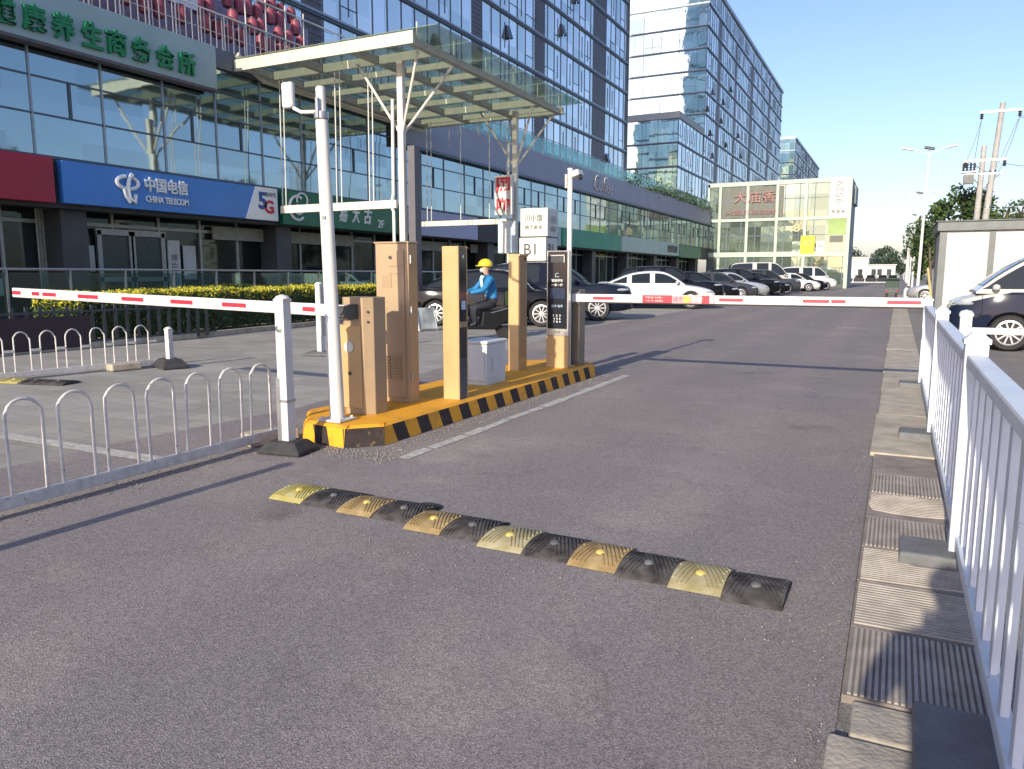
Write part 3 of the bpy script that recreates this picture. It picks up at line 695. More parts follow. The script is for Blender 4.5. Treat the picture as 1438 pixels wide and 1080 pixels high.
def second_post():
    t = thing('camera_post', (-4.58, 9.2, IZ), 'tan steel post under the red and white character sign', 'camera post', 'tan posts on the island')
    X0, X1, Y0, Y1, Z1 = -4.595, -4.445, 9.08, 9.34, 1.72
    b = MB(); b.box(X0, X1, Y0, Y1, IZ, Z1); b.box(X0 - .006, X1 + .02, Y0 - .006, Y1 + .006, Z1 - .03, Z1); b.build('body', 'cabinet_yellow', t, bevel=0.005)
    b = MB(); b.box(X1, X1 + .004, Y0 + .03, Y1 - .03, .35, 1.64); s_ = b.build('side_door', 'cabinet_brown', t)
    b = MB()
    for j in range(5): b.box(X1 + .004, X1 + .009, Y0 + .07, Y1 - .07, .42 + j * .04, .435 + j * .04)
    b.build('louvre', 'cabinet_brown', s_)
    b = MB(); b.lathe([(0.022, 0), (0.022, .006)], (X1 + .02, Y1 - .10, 1.66), 'x', 12); b.build('lens', 'black', t)
second_post()
# white box between the posts
def white_box():
    t = thing('metal_box', (-4.35, 7.85, IZ), 'low white metal box with a rounded lid between the tan posts', 'metal box')
    b = MB(); b.box(-4.50, -4.165, 7.68, 8.16, IZ, .66); b.build('body', 'metal_white', t, bevel=.012)
    b = MB(); b.box(-4.52, -4.145, 7.66, 8.18, .662, .70); b.build('lid', 'metal_white', t, bevel=.018)
    b = MB(); b.box(-4.47, -4.19, 7.668, 7.68, IZ + .05, .60); b.build('door', 'metal_white', t, bevel=.006)
    b = MB(); b.box(-4.165, -4.152, 7.80, 7.82, .34, .50); b.build('handle', 'chrome', t, bevel=.004)
white_box()
def kiosk():
    t = thing('ticket_kiosk', (-4.22, 9.8, IZ), 'ticket kiosk with tall black display front and tan foot', 'kiosk')
    X0, X1, Y0, Y1, Z1 = -4.30, -3.975, 9.66, 9.74, 1.775
    b = MB(); b.box(X0, X1, Y0, Y1, .62, Z1); b.build('housing', 'chrome', t, bevel=.006)
    b = MB(); b.prism([(X0 + .005, IZ), (X1 - .005, IZ), (X1, .62), (X0, .62)], Y0 - .004, Y1, 'y'); b.build('foot', 'cabinet_yellow', t, bevel=.004)
    b = MB(); b.box(X0 + .022, X1 - .022, Y0 - .012, Y0, .72, Z1 - .012); f = b.build('display_front', 'screen', t, bevel=.003)
    b = MB(); b.box(X0 + .07, X1 - .06, Y0 - .02, Y0 - .012, 1.615, 1.705); c = b.build('camera_window', 'wall_dark', f)
    b = MB(); b.beam((X0 + .07, Y0 - .021, 1.71), (X1 - .055, Y0 - .021, 1.71), .012, .012); b.build('frame', 'chrome', c); b = MB(); b.beam((X1 - .058, Y0 - .021, 1.71), (X1 - .058, Y0 - .021, 1.615), .012, .012, up=(0, 1, 0)); b.build('frame', 'chrome', c)
    b = MB(); b.box(X0 + .05, X1 - .05, Y0 - .015, Y0 - .012, 1.13, 1.27); b.build('blue_screen', 'screen_blue', f)
    y = Y0 - .0155
    text('智能停车', 'lettering', 'letter_white', f, ((X0 + X1) / 2, y, 1.375), width=.165, face='y', ext=.0008)
    text('一车一杆', 'lettering', 'letter_white', f, ((X0 + X1) / 2, y, 1.315), width=.165, face='y', ext=.0008)
    b = MB(); b.beam((-4.16, y, 1.47), (-4.12, y, 1.47), .004, .006); b.beam((-4.165, y, 1.425), (-4.155, y, 1.47), .004, .006); b.beam((-4.17, y, 1.425), (-4.11, y, 1.425), .004, .006); b.build('icon', 'letter_cyan', f)
    text('月卡 临停', 'lettering', 'letter_cyan', f, ((X0 + X1) / 2, y, 1.03), width=.17, face='y', ext=.0008)
    for j, tx in enumerate(('1 2 3', '4 5 6', '7 8 9')):
        text(tx, 'lettering', 'letter_white', f, ((X0 + X1) / 2, y, .90 - j * .042), width=.11, h=.026, face='y', ext=.0008)
    text('停车', 'lettering', 'letter_dark', t, ((X0 + X1) / 2, Y0 - .001, .67), width=.10, face='y', ext=.001)
kiosk()
def camera_pole():
    t = thing('camera_pole', (-4.08, 9.97, IZ), 'slender white pole with a white surveillance camera behind the ticket kiosk', 'camera pole')
    b = MB(); b.tube([(-4.08, 9.93, IZ), (-4.08, 9.93, 2.86)], .035, 14); b.lathe([(.04, 0), (.04, .02), (.01, .03)], (-4.08, 9.93, 2.86), n=14)
    b.box(-4.16, -4.0, 9.88, 9.98, IZ, IZ + .012); b.build('pole', 'white_pole', t, smooth=True)
    b = MB(); b.beam((-4.05, 9.93, 2.79), (-3.98, 9.91, 2.79), .04, .03); b.box(-4.135, -4.115, 9.88, 9.98, 2.62, 2.80); b.build('bracket', 'white_paint', t)
    rt = Matrix.Rotation(R(-18), 3, 'Y')
    b = MB(); b.cbox((-3.955, 9.87, 2.795), (.115, .20, .085), 0, rt); b.build('camera_housing', 'white_paint', t, bevel=.02)
    b = MB(); b.lathe([(.038, 0), (.038, .03), (.03, .035)], (-3.915, 9.86, 2.748), 'x', 14); b.build('lens', 'black', t, smooth=True)
camera_pole()
# white pole with spotlight box, front of island
def light_pole():
    t = thing('signal_pole', (-4.36, 5.24, IZ), 'leaning white steel pole with a white antenna box at the front of the island', 'pole')
    P0, P1, P2 = (-4.345, 5.25, IZ), (-4.40, 5.24, 2.73), (-4.404, 5.24, 2.99)
    b = MB(); b.tube([P0, P1], .066, 20, r1=.052); b.build('pole', 'white_pole', t, smooth=True)
    b = MB(); b.tube([P1, P2], .040, 16); b.lathe([(.042, 0), (.03, .012), (.004, .016)], P2, n=16); b.build('pole_top', 'white_pole', t, smooth=True)
    b = MB(); b.lathe([(.062, -.02), (.062, .035)], (-4.402, 5.24, 2.76), n=16); b.box(-4.40, -4.375, 5.165, 5.19, 2.74, 2.90); b.build('clamp', 'steel', t, smooth=True)
    b = MB(); b.tube([(-4.44, 5.23, 2.80), (-4.60, 5.22, 2.81), (-4.68, 5.22, 2.85)], .016, 10); b.build('bracket', 'white_paint', t, smooth=True)
    b = MB(); b.cbox((-4.735, 5.22, 2.96), (.115, .06, .215)); h = b.build('antenna_box', 'white_paint', t, bevel=.022)
    b = MB(); b.box(-4.765, -4.705, 5.186, 5.192, 2.90, 3.03); b.build('front_plate', 'old_white', h, bevel=.004)
    b = MB(); b.box(-4.47, -4.22, 5.13, 5.36, IZ + .005, IZ + .022)
    for x in (-4.44, -4.25):
        for y in (5.16, 5.33): b.lathe([(.014, 0), (.014, .02)], (x, y, IZ + .022), n=6)
    b.build('base_plate', 'old_white', t)
    b = MB(); b.lathe([(.02, 0), (.02, -.008)], (-4.37, 5.19, 1.93), 'y', 10); b.build('bolt', 'steel', t)
light_pole()

# ------------------------------------------------------------------ large entrance canopy of the shop building, on two columns
def canopy():
    t = thing('entrance_canopy', (-14.4, 25, 0), 'large cream steel canopy with a glass roof, reaching from the shop building onto two columns', 'canopy')
    X0, X1, Y0, Y1, Z = -19.90, -12.93, 19.47, 30.7, 8.30  # canopy and column sign numbers: smaller first layout scaled up about the camera
    xs = [X0 + .3, X0 + 2.45, X0 + 4.7, X1 - .16]
    for x in xs:
        b = MB(); b.box(x - .05, x + .05, Y0 + .15, Y1 - .15, Z - .20, Z); b.box(x - .11, x + .11, Y0 + .15, Y1 - .15, Z - .23, Z - .201)
        b.build('long_beam', 'canopy_grey', t)
    b = MB(); b.box(X0 - .02, X1, Y0, Y0 + .12, Z - .24, Z + .12); b.build('front_fascia', 'canopy_paint', t, bevel=.01)
    b = MB(); b.box(X0, X1, Y1 - .12, Y1, Z - .24, Z + .06); b.build('rear_fascia', 'canopy_paint', t, bevel=.01)
    for i in range(7):
        y = Y0 + 1.42 + i * 1.52
        for a, c in zip(xs, xs[1:]):
            b = MB(); b.box(a + .08, c - .08, y - .05, y + .05, Z - (.19 if i not in (0, 5) else .255), Z + .002); b.build('cross_rib', 'canopy_paint', t)
    b = MB(); b.tube([(X0 + .02, Y0 + .1, Z + .30), (X0 + .03, Y0 + .5, Z + .06), (X0 + .05, Y0 + 1.2, Z - .28), (X0 + .05, Y1, Z - .36)], .10, 10); b.build('rain_gutter', 'canopy_paint', t, smooth=True)
    n = 6
    for q in range(n):
        y0 = Y0 - .05 + (Y1 - Y0 + .1) * q / n; y1 = Y0 - .05 + (Y1 - Y0 + .1) * (q + 1) / n - .03
        for x0, x1 in ((X0 + .1, X0 + 3.5), (X0 + 3.54, X1 + .85)):
            b = MB(); b.box(x0, x1, y0, y1, Z + .13, Z + .16); b.build('glass_pane', 'canopy_glass', t)
    for y in [Y0 + .3 + 2.1 * k for k in range(6)]:
        b = MB(); b.tube([(X1 - .05, y, Z), (X1 - .05, y, Z + .42)], .022, 6); b.build('glass_clip', 'canopy_paint', t)
    for cx, cy in ((-14.35, 20.9), (-14.45, 29.2)):
        b = MB(); b.box(cx - .105, cx + .105, cy - .10, cy + .10, 0, Z - .23); c = b.build('column', 'column_paint', t, bevel=.03)
        b = MB(); b.tube([(cx - .24, cy - .19, .6), (cx - .24, cy - .19, 3.45), (cx - .34, cy - .19, 3.65), (cx - .24, cy - .19, 4.0), (cx - .2, cy - .19, 6.9)], .05, 8); b.build('cable_pipe', 'white_pole', c, smooth=True)
        for dx, dy in ((-1.43, -.31), (1.1, -.68), (-.93, 1.4), (1.1, 1.3)):
            b = MB(); b.tube([(cx, cy, 5.80), (cx + dx, cy + dy, Z - .24)], .045, 8); b.build('brace', 'column_paint', c, smooth=True)
    b = MB(); b.box(-14.19, -13.93, 20.95, 21.3, 0, 5.5); b.build('cable_duct', 'duct_grey', t, bevel=.012)
    # two hanging cross bars with thin rods
    b = MB(); b.box(-19.34, -14.5, 20.70, 20.82, 3.56, 3.82); b.build('hanging_bar', 'column_paint', t, bevel=.012)
    b = MB(); b.box(-19.6, -14.6, 29.1, 29.22, 3.56, 3.78); b.build('hanging_bar', 'column_paint', t, bevel=.012)
    for yb, xl in ((20.76, (-19.28, -19.12, -16.9, -16.7, -15.56, -15.4)), (29.16, (-18.75, -18.54, -17.05, -15.65, -14.82))):
        for x in xl:
            b = MB(); b.tube([(x - .06, yb + .15, Z - .28), (x, yb, 3.80)], .019, 6); b.build('rod', 'white_pole', t)
    rr = random.Random(9)
    for k in range(26):
        b = MB(); x = rr.uniform(-18.9, -14.9); y = Y1 - rr.uniform(0, .25); b.tube([(x, y, Z - .31), (x, y, Z - .31 - rr.uniform(.2, .95))], .010, 5); b.build('light_string', 'white_paint', t)
canopy()
def char_sign():
    t = thing('sign_board', (-14.3, 28.0, 3.8), 'white sign with two red characters hung on the rear canopy column', 'sign')
    b = MB(); b.box(-14.74, -13.95, 27.9, 28.08, 3.83, 5.38); p = b.build('panel', 'sign_white', t, bevel=.012)
    text('网', 'lettering', 'letter_red', p, (-14.345, 27.895, 5.0), h=.60, width=.60, face='y', ext=.008, bold=.03)
    text('咖', 'lettering', 'letter_red', p, (-14.345, 27.895, 4.22), h=.58, width=.60, face='y', ext=.008, bold=.03)
    for z in (5.0, 4.2):
        b = MB(); b.tube([(-14.44, 28.08, z), (-14.44, 29.06, z)], .035, 6); b.build('bracket', 'steel', t)
    t = thing('light_box', (-14.2, 28.0, 2.3), 'plain pale blue-white box mounted below the red and white character sign', 'light box')
    b = MB(); b.box(-14.57, -13.81, 27.9, 28.12, 2.31, 3.59); b.build('panel', 'metal_white', t, bevel=.02)
    for xa, xb in ((-14.57, -14.40), (-14.04, -13.83)):
        b = MB(); b.box(xa, xb, 27.88, 27.899, 2.33, 3.57); b.build('edge_strip', 'letter_cyan', t)
char_sign()
# ------------------------------------------------------------------ arched railings and posts on the left
def arch_railing(name, y0, n, x, pitch, wd, h, label, loc, x1=None, mid=True):
    t = thing(name, loc, label, 'railing', 'white arched railings')
    L = n * pitch
    xe = x if x1 is None else x1
    fx = lambda y: x + (xe - x) * (y - y0) / L
    b = MB(); b.beam((fx(y0 - .3), y0 - .3, .075), (fx(y0 + L), y0 + L, .075), .045, .075); b.build('bottom_rail', 'old_white', t, bevel=.006)
    for k in range(n):
        ya, yb = y0 + k * pitch, y0 + k * pitch + wd; r = wd / 2; pts = [(fx(ya), ya, .11), (fx(ya), ya, h - r)]
        for j in range(1, 9):
            a = math.pi * j / 9; pts.append((fx(ya), ya + r - r * math.cos(a), h - r + r * math.sin(a)))
        pts += [(fx(yb), yb, h - r), (fx(yb), yb, .11)]
        pts = [(p[0] + rnd.uniform(-.004, .004), p[1] + rnd.uniform(-.004, .004), p[2]) for p in pts]
        b = MB(); b.tube(pts, .0105, 8); b.build('arch_bar', 'old_white', t, smooth=True)
    if mid:
        b = MB()
        for k in range(n): 
            ya = y0 + k * pitch + wd
            b.beam((fx(ya), ya, .40), (fx(ya + pitch - wd), ya + pitch - wd, .40), .02, .035)
        b.build('mid_rail', 'old_white', t)
    b = MB(); b.beam((fx(y0 + L - .05), y0 + L - .05, .02), (fx(y0 + L + .05), y0 + L + .05, .02), .25, .04); b.build('foot', 'kerb_concrete', t, bevel=.01)
    return t
arch_railing('arched_railing', 2.69 - .335 * 3, 10, -4.745, .334, .228, .70, 'white arched railing in the foreground left of the island', (-4.76, 3.5, 0), x1=-4.80, mid=False)
arch_railing('arched_railing', 8.44 - .345 * 12, 12, -11.2, .345, .21, .66, 'rusty white arched railing beyond the exit lane before the hedge', (-10.9, 6.5, 0), x1=-10.62)

def fence_post(name, loc, h, w, label, base='base_grey', m='white_paint', rz=0.0):
    t = thing(name, loc, label, 'post', rz=rz)
    b = MB(); k = w / 2; b.box(-k, k, -k, k, .05, h - .05); b.build('post', m, t, local=True, bevel=.005)
    b = MB(); b.prism([(-k - .006, -k - .006), (k + .006, -k - .006), (k + .006, k + .006), (-k - .006, k + .006)], h - .052, h - .03, 'z')
    b.lathe([((k + .004) * 1.3, 0), (k * 1.05, .02), (k * .5, .03), (.004, .034)], (0, 0, h - .03), n=4 if False else 20); b.build('cap', m, t, local=True, bevel=.004)
    return t
def post_base(t, rx, ry, m, rz=0.2, h=.075):
    b = MB(); r = Matrix.Rotation(rz, 3, 'Z')
    pts = [(-rx, -ry), (rx, -ry), (rx, ry), (-rx, ry)]
    lo = [r @ Vector((x, y, 0)) for x, y in pts]; up = [r @ Vector((x * .62, y * .62, h)) for x, y in pts]; md = [r @ Vector((x, y, .03)) for x, y in pts]
    b.add(lo + md + up, [(3, 2, 1, 0), (0, 1, 5, 4), (1, 2, 6, 5), (2, 3, 7, 6), (3, 0, 4, 7), (4, 5, 9, 8), (5, 6, 10, 9), (6, 7, 11, 10), (7, 4, 8, 11), (8, 9, 10, 11)])
    b.build('foot', m, t, local=True, bevel=.012)
p = fence_post('railing_post', (-4.43, 4.72, 0), 1.29, .092, 'square white post on a dark rubber foot at the end of the foreground arched railing')
post_base(p, .20, .16, 'rubber', .15, .10)
b = MB(); b.lathe([(.026, 0), (.026, -.02), (.015, -.024)], (0, -.046, 1.02), 'y', 14); b.build('reflector', 'chrome', p, local=True, smooth=True)
b = MB(); b.box(-.052, .052, -.052, .052, .42, .44); b.box(-.052, -.02, -.06, -.046, .1, .62); b.build('clamp', 'steel', p, local=True)
p = fence_post('railing_post', (-9.35, 10.9, 0), 1.32, .10, 'square white post on a wide flat foot before the yellow hedge')
post_base(p, .30, .22, 'base_grey', .3, .07)
b = MB(); b.box(.05, .075, -.05, .05, .35, 1.25); b.build('side_plate', 'steel', p, local=True)
p = fence_post('railing_post', (-10.22, 8.35, 0), .64, .085, 'short white post on a black rubber foot at the end of the rusty arched railing', m='old_white')
post_base(p, .30, .20, 'rubber', -.4, .14)
for (x, y, a, lb) in ((-4.82, 4.92, .3, 'pale broken concrete block under the end of the foreground arched railing'), (-10.58, 7.80, .5, 'low concrete block beside the black rubber foot in the exit lane')):
    b = MB(); b.cbox((x, y, .055), (.46, .20, .11), 0, Matrix.Rotation(a + 0.9, 3, 'Z')); tag(b.build('concrete_block', 'kerb_concrete', bevel=.02), lb, 'concrete block')

# ------------------------------------------------------------------ white picket barrier along the right-hand side
def right_fence():
    Y = [-2.3, 1.02, 4.32, 7.6, 11.1]; X = .36
    t = thing('picket_barrier', (X, 4.3, 0), 'white steel picket barrier running along the right side of the near lane', 'barrier')
    for i, y in enumerate(Y):
        b = MB(); b.box(X - .05, X + .05, y - .05, y + .05, .03, 1.12); b.build('post', 'fence_blue', t, bevel=.006)
        b = MB(); b.prism([(X - .058, y - .058), (X + .058, y - .058), (X + .058, y + .058), (X - .058, y + .058)], 1.12, 1.145, 'z')
        b.add([(X - .052, y - .052, 1.145), (X + .052, y - .052, 1.145), (X + .052, y + .052, 1.145), (X - .052, y + .052, 1.145), (X, y, 1.20)], [(0, 1, 4), (1, 2, 4), (2, 3, 4), (3, 0, 4), (3, 2, 1, 0)])
        b.build('cap', 'fence_blue', t, bevel=.003)
        b = MB(); b.cbox((X - .10, y - .02, .045), (.34, .30, .07)); b.build('foot', 'slab_grey', t, bevel=.015)
    for y0, y1 in zip(Y, Y[1:]):
        p = None
        b = MB(); b.box(X - .042, X + .042, y0 + .052, y1 - .052, 1.01, 1.072); p = b.build('top_rail', 'fence_blue', t, bevel=.012)
        b = MB(); b.box(X - .026, X + .026, y0 + .052, y1 - .052, .10, .165); b.build('bottom_rail', 'fence_blue', t, bevel=.008)
        n = 12
        b = MB()
        for k in range(n):
            y = y0 + .06 + (y1 - y0 - .12) * (k + .5) / n; b.box(X - .013, X + .013, y - .030, y + .030, .165, 1.02)
        b.build('pickets', 'fence_blue', t, bevel=.003)
    return t
right_fence()
def side_rail():
    t = thing('side_rail', (.6, 7.62, 0), 'short white rail and post branching off to the right behind the picket barrier', 'barrier')
    x, y = .54, 7.62
    b = MB(); b.box(x - .045, x + .045, y - .045, y + .045, .03, 1.10); b.build('post', 'white_paint', t, bevel=.005)
    b = MB(); b.prism([(x - .053, y - .053), (x + .053, y - .053), (x + .053, y + .053), (x - .053, y + .053)], 1.10, 1.125, 'z'); b.lathe([(.055, 0), (.04, .02), (.004, .03)], (x, y, 1.125), n=16); b.build('cap', 'white_paint', t, bevel=.003)
    b = MB(); b.box(x + .045, x + 2.1, y - .022, y + .022, .95, 1.005); b.build('top_rail', 'white_paint', t, bevel=.006)
    b = MB(); b.box(x + 2.1, x + 2.19, y - .045, y + .045, .03, 1.12); b.build('post', 'white_paint', t, bevel=.005)
    b = MB(); b.box(x + .045, x + 2.1, y - .02, y + .02, .12, .17); b.build('bottom_rail', 'white_paint', t, bevel=.006)
    b = MB(); b.box(x - .15, x + .15, y - .12, y + .12, 0, .06); b.build('foot', 'slab_grey', t, bevel=.012)
side_rail()

# ------------------------------------------------------------------ hedge with dark picket fence, glass railing
def hedge():
    t = thing('hedge', (-15.6, 14, 0), 'long clipped hedge with sunlit yellow top along the shopfronts', 'hedge')
    x0, x1, y0, y1, h = -16.3, -14.95, 10.1, 23.0, 1.06
    x0b = lambda y: -1.2 * max(0, (y - 8)) / 15
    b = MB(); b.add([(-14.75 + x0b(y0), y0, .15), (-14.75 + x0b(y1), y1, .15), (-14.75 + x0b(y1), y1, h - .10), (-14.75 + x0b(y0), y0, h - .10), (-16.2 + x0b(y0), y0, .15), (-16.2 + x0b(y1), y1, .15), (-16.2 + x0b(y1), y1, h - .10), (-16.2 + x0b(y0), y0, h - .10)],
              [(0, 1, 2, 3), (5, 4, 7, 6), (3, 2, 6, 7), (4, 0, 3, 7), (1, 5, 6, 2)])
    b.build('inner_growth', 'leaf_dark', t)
    def top(r):
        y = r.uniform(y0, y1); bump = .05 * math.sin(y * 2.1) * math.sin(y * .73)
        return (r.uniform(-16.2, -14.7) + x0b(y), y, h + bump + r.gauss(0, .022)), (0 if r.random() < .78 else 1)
    leaves(15000, top, .034, 1).build('clipped_top', ['leaf_sunlit_yellow', 'leaf_green'], t, fix=False)  # sunlight on the top is put into the yellow leaf colour
    def front(r):
        y = r.uniform(y0, y1); z = r.uniform(.04, h - .02)
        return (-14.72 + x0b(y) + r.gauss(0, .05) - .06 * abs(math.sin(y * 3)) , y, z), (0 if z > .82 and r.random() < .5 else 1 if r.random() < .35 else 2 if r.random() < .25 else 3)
    leaves(12000, front, .045, 2).build('side_leaves', ['leaf_sunlit_yellow', 'leaf_green', 'leaf_brown', 'leaf_dark'], t, fix=False)
    def end(r):
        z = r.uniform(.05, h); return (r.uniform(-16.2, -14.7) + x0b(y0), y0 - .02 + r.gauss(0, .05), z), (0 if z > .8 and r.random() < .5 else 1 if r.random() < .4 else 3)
    leaves(3500, end, .045, 3).build('end_leaves', ['leaf_sunlit_yellow', 'leaf_green', 'leaf_brown', 'leaf_dark'], t, fix=False)
    b = MB(); b.box(-14.5, -14.35, 4.5, 12.5, 0, .12); b.beam((-14.5, 12.5, .06), (-15.6, 23.0, .06), .14, .12); b.build('kerb', 'kerb_concrete', t)
hedge()
def dark_fence():
    t = thing('picket_fence', (-14.4, 9.5, 0), 'black picket fence standing in front of the hedge', 'fence')
    b = MB(); b.box(-14.42, -14.38, 5.0, 13.1, .72, .76); b.box(-14.42, -14.38, 5.0, 13.1, .12, .16); b.build('rail', 'dark_steel', t)
    b = MB(); y = 5.05
    while y < 13.1: b.box(-14.415, -14.385, y - .03, y + .03, .05, .86); y += .26
    b.build('pickets', 'dark_steel', t)
    b = MB(); b.box(-14.37, -14.345, 5.0, 9.9, .04, .66); b.build('shade_sheet', 'shade_maroon', t)  # dark sheet standing in for the hedge shade behind the pickets
dark_fence()
def glass_railing():
    t = thing('glass_railing', (-18.0, 14, 0), 'glass railing with steel handrail in front of the shops', 'railing')
    y0, y1 = 3.0, 30.0
    b = MB(); b.tube([(-18, y0, 1.58), (-18, y1, 1.58)], .03, 8); b.build('handrail', 'steel', t, smooth=True)
    y = y0
    while y < y1:
        b = MB(); b.box(-18.02, -17.98, y - .02, y + .02, .4, 1.56); b.build('post', 'steel', t)
        b = MB(); b.box(-18.005, -17.995, y + .04, min(y + 1.46, y1), .55, 1.5); b.build('glass_panel', 'rail_glass', t, fix=False)
        y += 1.5
    b = MB(); b.box(-18.1, -17.9, y0, y1, 0, .4); b.build('plinth', 'stone_dark', t)
glass_railing()

# ------------------------------------------------------------------ long podium building with shops
XF = -20.0
def podium():
    t = thing('shop_building', (XF - 8, 40, 0), 'long low shop building with glazed upper floor and dark shopfronts at street level', 'building')
    YA, YB = -12.0, 91.2
    b = MB(); b.box(-44, XF - 1.3, YA, YB, 0, 8.5); b.box(-44, XF - .25, YA, YB, 4.46, 8.5); b.build('walls', 'stone_dark', t)
    # upper glazing
    b = MB(); b.box(XF - .24, XF - .06, YA, 28.6, 4.52, 8.02); b.box(XF - .24, XF - .06, 28.6, YB, 4.52, 7.18); b.build('upper_glazing', 'podium_glass', t)
    b = MB(); rr = random.Random(5)
    y = YA + .7
    k = 0
    while y < YB:
        top = 8.02 if y < 28.6 else 7.18
        b.box(XF - .07, XF - .02, y - .022, y + .022, 4.5, top, 0)
        if k % 3 != 1: 
            ym = y + 1.05; b.box(XF - .07, XF - .01, ym - .025, ym + .025, 5.58, 6.47, 1)
        y += 2.0; k += 1
    for z, a in ((5.56, 0), (6.49, 1)): b.box(XF - .07, XF - .03, YA, YB, z - .022, z + .022, 1)
    b.box(XF - .07, XF + .03, YA, YB, 4.46, 4.53, 1); b.box(XF - .07, XF - .005, YA, 28.6, 7.30, 7.36, 1)
    b.build('mullions', ['fin', 'fin_dark'], t)
    b = MB(); b.box(XF - .3, XF + .20, 28.6, YB, 7.18, 8.72); b.build('roof_band', 'band_grey', t, bevel=.02)
    b = MB(); b.box(XF - .3, XF + .06, 18.55, 28.6, 8.03, 8.62); b.box(XF - .3, XF + .28, 28.5, 28.62, 7.0, 8.62); b.build('roof_edge', 'soffit', t)
    b = MB(); b.box(XF - .29, XF + .26, 28.6, YB, 7.06, 7.17); b.build('band_trim', 'fin_dark', t)
    # ground floor: soffit, columns, recessed shop glazing
    b = MB(); b.box(XF - 1.29, XF + .05, YA, YB, 4.22, 4.45); b.box(XF - .5, XF + .04, YA, YB, 3.2, 4.22); b.build('fascia', 'wall_dark', t)
    b = MB(); b.box(XF - 1.28, XF - 1.2, YA, YB, .45, 4.2); b.build('shop_glazing', 'shop_glass', t)
    for y in [YA + 1.5 + 8.1 * k for k in range(13)]:
        b = MB(); b.box(XF - 1.15, XF - .35, y - .38, y + .38, 0, 3.2); b.build('column', 'stone_dark', t)
    b = MB(); y = YA
    while y < YB: b.box(XF - 1.2, XF - 1.13, y - .04, y + .04, .45, 3.9); y += 1.62
    b.box(XF - 1.2, XF - 1.12, YA, YB, 2.85, 2.95); b.build('shop_frames', 'door_frame', t)
    b = MB(); b.box(XF - 1.3, XF + .3, YA, YB, 0, .44); b.box(XF + .3, XF + .7, YA, YB, 0, .22); b.build('steps', 'stone_dark', t)
    # entrance door of the blue shop
    b = MB()
    for y in (15.0, 16.05, 16.12, 17.2): b.box(XF - 1.12, XF - 1.02, y - .07, y + .07, .45, 2.75)
    b.box(XF - 1.12, XF - 1.02, 14.9, 17.3, 2.62, 2.8); b.box(XF - 1.12, XF - 1.02, 14.9, 17.3, 1.25, 1.38)
    d = b.build('door', 'door_frame', t)
    b = MB(); b.box(XF - 1.11, XF - 1.07, 15.07, 17.13, .46, 2.6); b.build('door_glass', 'teal_dark', d)
    for y, wd in ((11.2, .5), (13.2, .65)):
        b = MB(); n = 24; z0, z1 = .8, 3.3
        for j in range(n):
            ya, yb = y + wd * j / n, y + wd * (j + 1) / n; q = lambda k: XF - 1.10 + .045 * math.sin(k * 1.9)
            b.add([(q(j), ya, z0), (q(j + 1), yb, z0), (q(j + 1), yb, z1), (q(j), ya, z1)], [(0, 1, 2, 3)])
        b.build('curtain', 'curtain', t, fix=False)
    for (ya, yb, z0, z1) in ((14.15, 14.42, 1.5, 2.15), (14.5, 14.86, 1.55, 2.3), (18.0, 18.5, 1.3, 2.4), (11.9, 12.2, .9, 1.35)):
        b = MB(); b.box(XF - 1.12, XF - 1.09, ya, yb, z0, z1); b.build('notice', 'paper', t)
    b = MB(); b.box(XF - 1.05, XF - 1.0, 17.35, 17.8, .9, 2.55); n_ = b.build('standing_banner', 'paper', t)
    text('营业大厅', 'lettering', 'letter_dark', n_, (XF - .998, 17.57, 1.62), width=1.0, face='x', ext=.002, roll=R(-90))
    for (ya, yb) in ((19.2, 26.8), (30, 34), (37, 41)):
        b = MB(); b.box(XF - 1.05, XF - .98, ya, yb, 2.65, 3.1); b.build('transom_panel', 'curtain', t)
podium()

def shop_sign(name, y0, y1, z0, z1, m, label, d=.22, x=None):
    x = XF + .06 if x is None else x
    b = MB(); b.box(x, x + d, y0, y1, z0, z1); t = thing(name, (x, (y0 + y1) / 2, z0), label, 'sign', 'shop signs on the long building')
    return t, b.build('panel', m, t, bevel=.015), x + d
shop_sign('shop_sign', 4.5, 12.93, 3.30, 4.46, 'sign_red', 'plain dark red shop sign, first along the long building')
t, p, x = shop_sign('shop_sign', 13.16, 20.95, 3.32, 4.42, 'sign_blue', 'blue shop sign with white company lettering, curved emblem and 5G corner')
b = MB(); b.prism([(19.45, 3.322), (20.955, 3.322), (20.955, 4.425), (19.95, 4.425)], x, x + .03, 'x'); q = b.build('corner_plate', 'letter_white', t)
text('5', 'lettering', 'letter_blue', q, (x + .035, 20.22, 3.97), h=.58, width=.36, face='x', ext=.02, bold=.03)
text('G', 'lettering', 'letter_red', q, (x + .035, 20.52, 3.78), h=.46, width=.44, face='x', ext=.02, bold=.03)
text('新时代', 'lettering', 'letter_grey', q, (x + .035, 20.62, 4.20), width=.5, face='x', ext=.01)
text('中国电信', 'lettering', 'letter_white', p, (x + .03, 16.36, 4.06), h=.42, width=1.5, face='x', ext=.03, bold=.022)
text('CHINA TELECOM', 'lettering', 'letter_white', p, (x + .03, 16.36, 3.64), h=.19, width=1.5, face='x', ext=.02, bold=.02)
b = MB()
def ring(cy, cz, ry, rz, a0, a1, n=18): return [(x + .04, cy + ry * math.cos(R(a0 + (a1 - a0) * k / n)), cz + rz * math.sin(R(a0 + (a1 - a0) * k / n))) for k in range(n + 1)]
b.tube(ring(15.04, 4.03, .34, .17, 100, 360), .055, 8); b.tube(ring(15.04, 4.03, .34, .17, 0, 60), .05, 8)
b.tube([(x + .05, 15.20, 4.28), (x + .05, 15.08, 4.12), (x + .05, 15.02, 3.85), (x + .05, 15.08, 3.60), (x + .05, 15.23, 3.50), (x + .05, 15.26, 3.72)], .06, 8)
